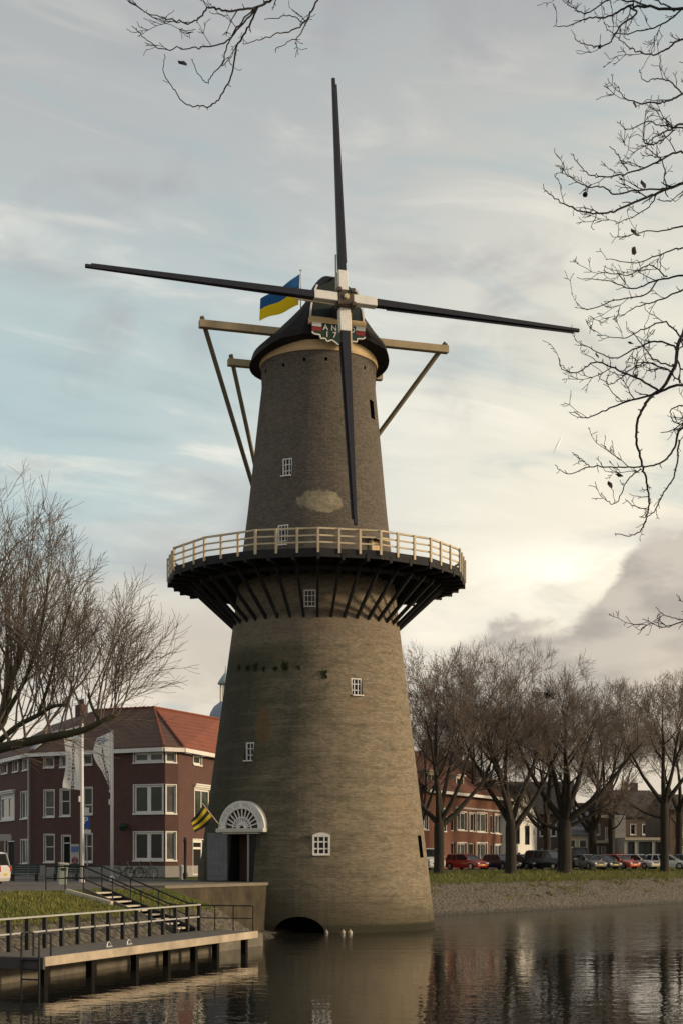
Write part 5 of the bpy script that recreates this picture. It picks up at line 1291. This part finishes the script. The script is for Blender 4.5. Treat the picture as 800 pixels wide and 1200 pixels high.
# ------------------------------------------------------------------ street furniture on the left bank
def flagpole(u, v0, v1, Y, pts, label, sag):
    b = at(u, v0, Y); b.z = GL; topz = at(u, v1, Y).z
    f = thing('flagpole', label, 'flagpole', b)
    q = MB(); q.tube([b, V((b.x, b.y, topz))], [.10, .075], 10); q.tube([b, b + UP * .35], [.15, .13], 10); q.build('pole', M['white'], f, smooth=True)
    hz0, hz1 = at(u, pts[0], Y).z, at(u, pts[1], Y).z
    q = MB(); nx, ny = 10, 24; idx = {}
    for j in range(ny + 1):
        tt = j / ny; z = hz0 + (hz1 - hz0) * tt
        w = sag(tt)
        for i in range(nx + 1):
            s = i / nx; x = b.x - .08 - w * s * Y / F; dz = (pts[2] * (1 - tt) + pts[3] * tt) * s * Y / F
            idx[i, j] = len(q.v); q.v.append(V((x, b.y - .05 + .10 * math.sin(tt * 7 + s * 3) * s, z - dz)))
    for j in range(ny):
        for i in range(nx): q.f.append((idx[i, j], idx[i, j + 1], idx[i + 1, j + 1], idx[i + 1, j])); q.mi.append(0)
    bn = q.build('banner', M['banner'], f, smooth=True)
    H = hz0 - hz1; pxm = Y / F
    by = lambda tt, sf_: b.y - .05 + .10 * math.sin(tt * 7 + sf_ * 3) * sf_ - .022
    n1, n2 = 'JENEVERMUSEUM', 'SCHIEDAM'
    for i, ch_ in enumerate(n1):
        tt = .24 + .68 * i / 12; w = sag(tt) * pxm
        text_part('lettering', ch_, .20, M['ink'], bn, frame_mtx(V((b.x - .08 - min(w * .45, .44), by(tt, min(.45, .44 / max(w, .01))), hz0 - H * tt - w * .12)), V((1, 0, 0)), UP), .003, .008)
    for i, ch_ in enumerate(n2):
        tt = .36 + .42 * i / 7; w = sag(tt) * pxm
        text_part('lettering', ch_, .13, M['ink'], bn, frame_mtx(V((b.x - .08 - min(w * .72, .75), by(tt, min(.72, .75 / max(w, .01))), hz0 - H * tt - w * .2)), V((1, 0, 0)), UP), .003, .002)
    q = MB(); c = V((b.x - .08 - sag(.1) * pxm * .55, by(.13, .55) - .01, hz0 - H * .13))
    q.tube(catmull([c + V((-.30, 0, -.10)), c + V((-.1, 0, -.02)), c + V((.1, 0, -.06)), c + V((.32, 0, .03))], 4), .035, 5); q.tube(catmull([c + V((-.22, 0, .06)), c + V((0, 0, .10)), c + V((.15, 0, .05))], 4), .03, 5); q.tube(catmull([c + V((-.2, 0, -.2)), c + V((0, 0, -.14)), c + V((.12, 0, -.17))], 4), .03, 5)
    q.build('banner_logo', M['logo'], bn)
    q = MB(); q.box((b.x - .12, b.y - .1, hz1 - .45), (.09, .09, .3)); q.build('halyard_weight', M['white'], f, bevel=.02)
flagpole(96.5, 1034, 848, 75, (850, 926, 6, -3), 'white flagpole with straight edged white banner, left of the pair', lambda t: 20.5 - 3.4 * math.sin(PI * min(1, t * 1.1)) )
flagpole(131.7, 1030, 856, 79, (858, 930, 7, -2), 'white flagpole with tapering curved white banner, right of the pair', lambda t: max(1.5, 16 + 4 * math.sin(PI * min(1, t * 1.6)) - 17.5 * max(0, t - .30) ** 1.3 / .63))

def board_on(root, c, w, h, m, name, d=V((1, 0, 0)), n=V((0, -1, 0)), th=.03):
    q = MB(); q.box(c, (w, th, h), Matrix((d, -n, UP)).transposed()); return q.build(name, m, root)
b = at(103, 1031, 82); b.z = GL
ps_ = thing('parking_sign', 'blue P parking sign with white plates on a grey post', 'sign', b)
q = MB(); q.tube([b, V((b.x - .08, b.y, at(101, 946, 82).z))], .04, 6); q.build('post', M['galv'], ps_)
board_on(ps_, at(101, 951, 81.9), .36, .42, M['signwhite'], 'upper_plate')
pl = board_on(ps_, at(100.8, 963.5, 81.9), .46, .66, M['signblue'], 'parking_plate')
text_part('lettering', 'P', .52, M['signwhite'], pl, frame_mtx(at(100.8, 962, 81.86), V((1, 0, 0)), UP), .003, .01)
lp = board_on(ps_, at(101.5, 974.5, 81.9), .50, .22, M['signwhite'], 'lower_plate')
b = at(88, 1031, 83); b.z = GL
ib_ = thing('information_board', 'tall white information board with blue panel and red circle sign', 'sign', b)
for sx in (-.2, .2): q = MB(); q.tube([b + V((sx, 0, 0)), b + V((sx, 0, 1.9))], .025, 6); q.build('post', M['galv'], ib_)
bd = board_on(ib_, at(88, 1001.5, 82.9), .48, 1.18, mat('notice_white', (.46, .44, .43), .6), 'panel')
board_on(bd, at(88, 995, 82.86), .40, .30, mat('notice_blue', (.10, .17, .38), .6), 'blue_panel')
q = MB(); c = at(88, 1008, 82.85); q.tube([c + V((math.cos(a) * .15, 0, math.sin(a) * .15)) for a in [2 * PI * i / 16 for i in range(17)]], .03, 5); q.build('red_ring', mat('ring_red', (.35, .04, .03), .6), bd)
q = MB(); q.box(c + V((0, -.01, 0)), (.22, .02, .07)); q.box(c + V((0, -.01, -.21)), (.34, .02, .04)); q.build('pictogram', M['ink'], bd)
b = at(6, 1031, 84); b.z = GL
sg = thing('street_sign', 'pale street sign on a thin post at the left edge', 'sign', b)
q = MB(); q.tube([b, V((b.x, b.y, at(6, 978, 84).z))], .035, 6); q.build('post', M['galv'], sg); board_on(sg, at(3, 981.5, 83.94), 1.0, .38, mat('sign_pale', (.34, .32, .30), .6), 'plate')
# litter bin, leaning a little
b = at(72.5, 1038.5, 70); b.z = at(0, 1038.5, 70).z
lb_ = thing('litter_bin', 'pale green grey litter bin tilted slightly at the top of the grass bank', 'bin', b)
rt_ = Matrix.Rotation(R(5), 3, 'Y') @ rotz(R(20))
q = MB(); q.box(b + rt_ @ V((0, 0, .5)), (.40, .40, 1.0), rt_); q.build('body', M['binpaint'], lb_, bevel=.03)
q = MB(); q.box(b + rt_ @ V((0, 0, 1.06)), (.46, .46, .10), rt_); q.build('lid', M['greywall'], lb_, bevel=.02)
q = MB(); q.box(b + rt_ @ V((0, -.205, .80)), (.26, .02, .12), rt_); q.build('slot', M['dark'], lb_)
# benches
def bench(u0, u1, v, Y, label):
    a, c = at(u0, v, Y), at(u1, v, Y); a.z = c.z = GL; m = (a + c) / 2; L = (c - a).length
    t = thing('bench', label, 'bench', m, 'dark green benches on the quay')
    q = MB()
    for k in range(4): q.box(m + V((0, -.28 + .13 * k, .45)), (L, .10, .04))
    q.build('seat', M['bench'], t)
    q = MB()
    for k in range(4): q.box(m + V((0, .24 + .03 * k, .56 + .125 * k)), (L, .035, .10))
    q.build('backrest', M['bench'], t)
    for sx in (-.42, .42):
        q = MB(); q.box(m + V((sx * L, -.05, .22)), (.08, .5, .44)); q.beam(m + V((sx * L, .22, .4)), m + V((sx * L, .36, 1.0)), .06, .06); q.build('leg', M['iron'], t)
bench(13, 46, 1032, 80, 'dark green bench between the parked white car and the litter bin')
bench(63, 93, 1031, 81, 'dark green bench behind the litter bin and left flagpole')
# bollard post near the mill
b = at(217.5, 1030, 88); b.z = GL + .05
q = MB(); q.lathe([(.14, 0), (.16, .3), (.10, .42), (.085, 2.15), (.12, 2.2), (.10, 2.4), (.0, 2.5)], 10, b)
solo(q, 'iron_post', M['iron'], 'tall dark iron post standing between the corner house and the mill', 'post', b, smooth=True)
b = at(213, 1029, 90); b.z = GL
q = MB(); q.lathe([(.13, 0), (.13, .7), (.16, .76), (.12, .86), (0, .9)], 10, b)
solo(q, 'bollard', M['greywall'], 'short pale bollard at the corner of the maroon house', 'bollard', b, smooth=True)
# bicycles leaning in front of the corner house
def bicycle(u, Y, rz, label):
    t = thing('bicycle', label, 'bicycle', (0, 0, 0), 'bicycles parked before the corner house')
    for x in (-.52, .52):
        q = MB(); q.tube([V((x + math.cos(2 * PI * i / 20) * .33, 0, .34 + math.sin(2 * PI * i / 20) * .33)) for i in range(21)], .025, 5)
        w_ = q.build('wheel', M['tyre'], t); q = MB()
        for i in range(8): q.tube([V((x, 0, .34)), V((x + math.cos(PI * i / 4) * .32, 0, .34 + math.sin(PI * i / 4) * .32))], .006, 3)
        q.build('spokes', M['galv'], w_)
    q = MB()
    for a_, b_ in (((-.52, 0, .34), (-.12, 0, .32)), ((-.12, 0, .32), (-.22, 0, .86)), ((-.12, 0, .32), (.36, 0, .80)), ((-.22, 0, .8), (.34, 0, .86)), ((-.52, 0, .34), (-.22, 0, .8)), ((.52, 0, .34), (.32, 0, 1.02))): q.tube([a_, b_], .022, 5)
    q.build('frame', M['iron'], t)
    q = MB(); q.box((-.24, 0, .92), (.26, .15, .07)); q.build('saddle', M['tyre'], t, bevel=.02)
    q = MB(); q.tube([(.22, -.28, 1.08), (.32, -.2, 1.06), (.34, 0, 1.04), (.32, .2, 1.06), (.22, .28, 1.08)], .016, 5); q.build('handlebar', M['iron'], t)
    p = at(u, 1028, Y); t.location = (p.x, Y, GL); t.rotation_euler = (R(8), 0, rz); return t
bicycle(146, 95.5, R(-25), 'dark bicycle nearest the right flagpole, before the maroon house'); bicycle(160, 95.0, R(-28), 'dark bicycle in the middle of three before the maroon house'); bicycle(172, 94.6, R(-22), 'dark bicycle below the bay window of the maroon house')

# ------------------------------------------------------------------ cars
def car(label, paint, loc, rz, L=4.2, W=1.74, H=1.46, kind='hatch', group=None, name='parked_car'):
    """front points to local +x"""
    t = thing(name, label, 'car' if kind != 'van' else 'van', (0, 0, 0), group)
    hl = L / 2; belt = H * .60; g = .22; ns = 9
    if kind == 'van': rear, hood, ws = -hl + .06, hl - .75, hl - 1.15
    elif kind == 'suv': rear, hood, ws = -hl + .12, hl - 1.0, hl - 1.60
    elif kind == 'sedan': rear, hood, ws = -hl + .75, hl - 1.15, hl - 1.85
    else: rear, hood, ws = -hl + .15, hl - 1.0, hl - 1.75
    # lower body as lofted cross sections
    secs = [(-hl, g + .16, belt - .12, .80), (-hl + .10, g, belt - .02, .95), (-hl + .5, g - .02, belt, 1.0), (0, g - .04, belt, 1.0), (hood, g - .02, belt - .01, 1.0), (hl - .45, g, belt - .12, .97), (hl - .1, g + .02, belt - .24, .90), (hl, g + .14, belt - .34, .76)]
    q = MB(); rings = []
    for x, z0, z1, f in secs:
        hw = W / 2 * f; zm = z0 + (z1 - z0) * .55
        rings.append([V((x, -hw * .92, z0)), V((x, hw * .92, z0)), V((x, hw, zm - .08)), V((x, hw, zm + .08)), V((x, hw * .93, z1)), V((x, hw * .55, z1 + .03)), V((x, -hw * .55, z1 + .03)), V((x, -hw * .93, z1)), V((x, -hw, zm + .08)), V((x, -hw, zm - .08))])
    n = 10
    for r in rings: q.v += r
    for i in range(len(rings) - 1):
        for k in range(n):
            a = i * n + k; b = i * n + (k + 1) % n; q.f.append((a, b, b + n, a + n)); q.mi.append(0)
    q.f.append(tuple(range(n))[::-1]); q.f.append(tuple((len(rings) - 1) * n + k for k in range(n))); q.mi += [0, 0]
    body = q.build('body', paint, t, smooth=False, fix=True)
    # glasshouse and roof
    tw = W / 2 * .76; bw = W / 2 * .92; rt0, rt1 = rear + (.30 if kind in ('hatch', 'sedan') else .12), ws - .1 + (.25 if kind == 'van' else 0)
    if kind == 'sedan': rt0 = rear + .75
    base_ = [V((rear, -bw, belt)), V((hood, -bw, belt)), V((hood, bw, belt)), V((rear, bw, belt))]
    topp = [V((rt0, -tw, H - .07)), V((rt1, -tw, H - .07)), V((rt1, tw, H - .07)), V((rt0, tw, H - .07))]
    q = MB(); q.v += base_ + topp
    for f in ((0, 1, 5, 4), (1, 2, 6, 5), (2, 3, 7, 6), (3, 0, 4, 7)): q.f.append(f); q.mi.append(0)
    gl = q.build('windows', M['carglass'], t)
    q = MB(); mid = (rt0 + rt1) / 2
    q.v += [V((rt0 - .06, -tw - .02, H - .08)), V((rt1 + .06, -tw - .02, H - .08)), V((rt1 + .06, tw + .02, H - .08)), V((rt0 - .06, tw + .02, H - .08)), V((rt0 + .12, -tw + .16, H)), V((rt1 - .15, -tw + .16, H)), V((rt1 - .15, tw - .16, H)), V((rt0 + .12, tw - .16, H))]
    for f in ((0, 1, 5, 4), (1, 2, 6, 5), (2, 3, 7, 6), (3, 0, 4, 7), (4, 5, 6, 7), (3, 2, 1, 0)): q.f.append(f); q.mi.append(0)
    q.build('roof', paint, t)
    q = MB()
    for sy in (-1, 1):
        for xb, xt in ((rear, rt0), (hood, rt1), ((rear + hood) / 2 - .1, (rt0 + rt1) / 2 - .05), (rear + .75, rt0 + .55)):
            q.beam(V((xb, sy * (bw + .005), belt - .02)), V((xt, sy * (tw + .01), H - .06)), .09, .05, up=(0, 1, 0))
    q.build('pillars', paint, t)
    for x in (-hl + .78, hl - .82):
        for sy in (-1, 1):
            q = MB(); q.tube([V((x, sy * (W / 2 - .16), .32)), V((x, sy * (W / 2 + .012), .32))], .32, 18); w_ = q.build('wheel', M['tyre'], t)
            q = MB(); q.tube([V((x, sy * (W / 2 + .005), .32)), V((x, sy * (W / 2 + .022), .32))], .20, 14); q.build('rim', M['rim'], w_)
    for sy in (-1, 1):
        q = MB(); q.box((hl - .07, sy * W * .33, belt - .30), (.14, .36, .14), rotz(-sy * R(14))); q.build('headlight', M['head'], t, bevel=.02)
        q = MB(); q.box((-hl + .05, sy * W * .40, belt - .16), (.12, .20, .30)); q.build('tail_light', M['tail'], t, bevel=.02)
        q = MB(); q.box((hood - .12, sy * (W / 2 + .08), belt + .06), (.12, .18, .12)); q.build('mirror', paint, t, bevel=.02)
    q = MB(); q.box((hl + .004, 0, g + .24), (.02, .50, .11)); q.build('number_plate', M['plate'], t)
    q = MB(); q.box((-hl - .004, 0, g + .32), (.02, .50, .11)); q.build('number_plate', M['plate'], t)
    q = MB(); q.box((hl - .02, 0, g + .40), (.06, .8, .10)); q.build('grille', M['tyre'], t)
    t.location = loc; t.rotation_euler.z = rz; return t
CG = 'cars parked along the far quay'
white = car_paint('car_white', (.62, .62, .60)); red = car_paint('car_red', (.32, .025, .02)); dark = car_paint('car_black', (.015, .015, .018)); grey = car_paint('car_grey', (.16, .155, .15)); navy = car_paint('car_navy', (.02, .03, .06)); silver = car_paint('car_silver', (.42, .42, .43)); red2 = car_paint('car_bright_red', (.42, .05, .03))
def cpark(label, paint, u, Y, deg, **k):
    p = at(u, 0, Y); return car(label, paint, (p.x, Y, 2.44), R(deg), group=CG, **k)
cpark('white van partly hidden by the right flank of the mill', white, 500, 138, -70, kind='van', L=4.6, W=1.9, H=2.0)
cpark('dark red estate car right of the first tree trunk', red, 546, 141, -48, H=1.5, L=4.3)
cpark('navy hatchback half hidden behind the forked tree trunk', navy, 587, 142, -58)
cpark('small black hatchback right of the forked tree trunk', dark, 614, 143, -52, L=3.9)
cpark('large black off-road car left of the thickest trunk', dark, 641, 141.5, -46, kind='suv', H=1.85, L=4.4, W=1.85)
cpark('tall black van right of the thickest trunk', dark, 674, 146, -84, kind='van', H=2.15, L=4.6, W=1.85)
cpark('grey hatchback in front of the cream house', grey, 687, 144, -60)
cpark('dark green grey saloon between the grey hatchback and the bright red car', car_paint('car_green_grey', (.05, .055, .055)), 704, 145, -58, H=1.4)
cpark('bright red hatchback left of the two white cars', red2, 725, 146, -50, L=4.0)
cpark('silver white hatchback between the bright red car and the white estate', silver, 749, 147, -48, L=4.0)
cpark('white estate car near the right edge, seen side on', white, 780, 147, -20, L=4.4)
cpark('dark car cut off by the right edge', navy, 812, 148, -30)
p = at(13, 0, 72); nc = car('white car at the left edge with only its rear in view', white, (p.x - 2.32, 72, GL), R(172), kind='suv', H=1.62, L=4.3)
# contrail: a short bright ice streak far off
q = MB(); q.tube([at(648, 531, 3000), at(652, 523, 3000), at(656, 515, 3000), at(659, 510, 3000)], [.8, 2.4, 1.5, .4], 8)
solo(q, 'contrail', M['contrail'], 'short bright vapour streak in the pale sky left of the hanging twigs', 'vapour trail', at(654, 520, 3000), smooth=True)
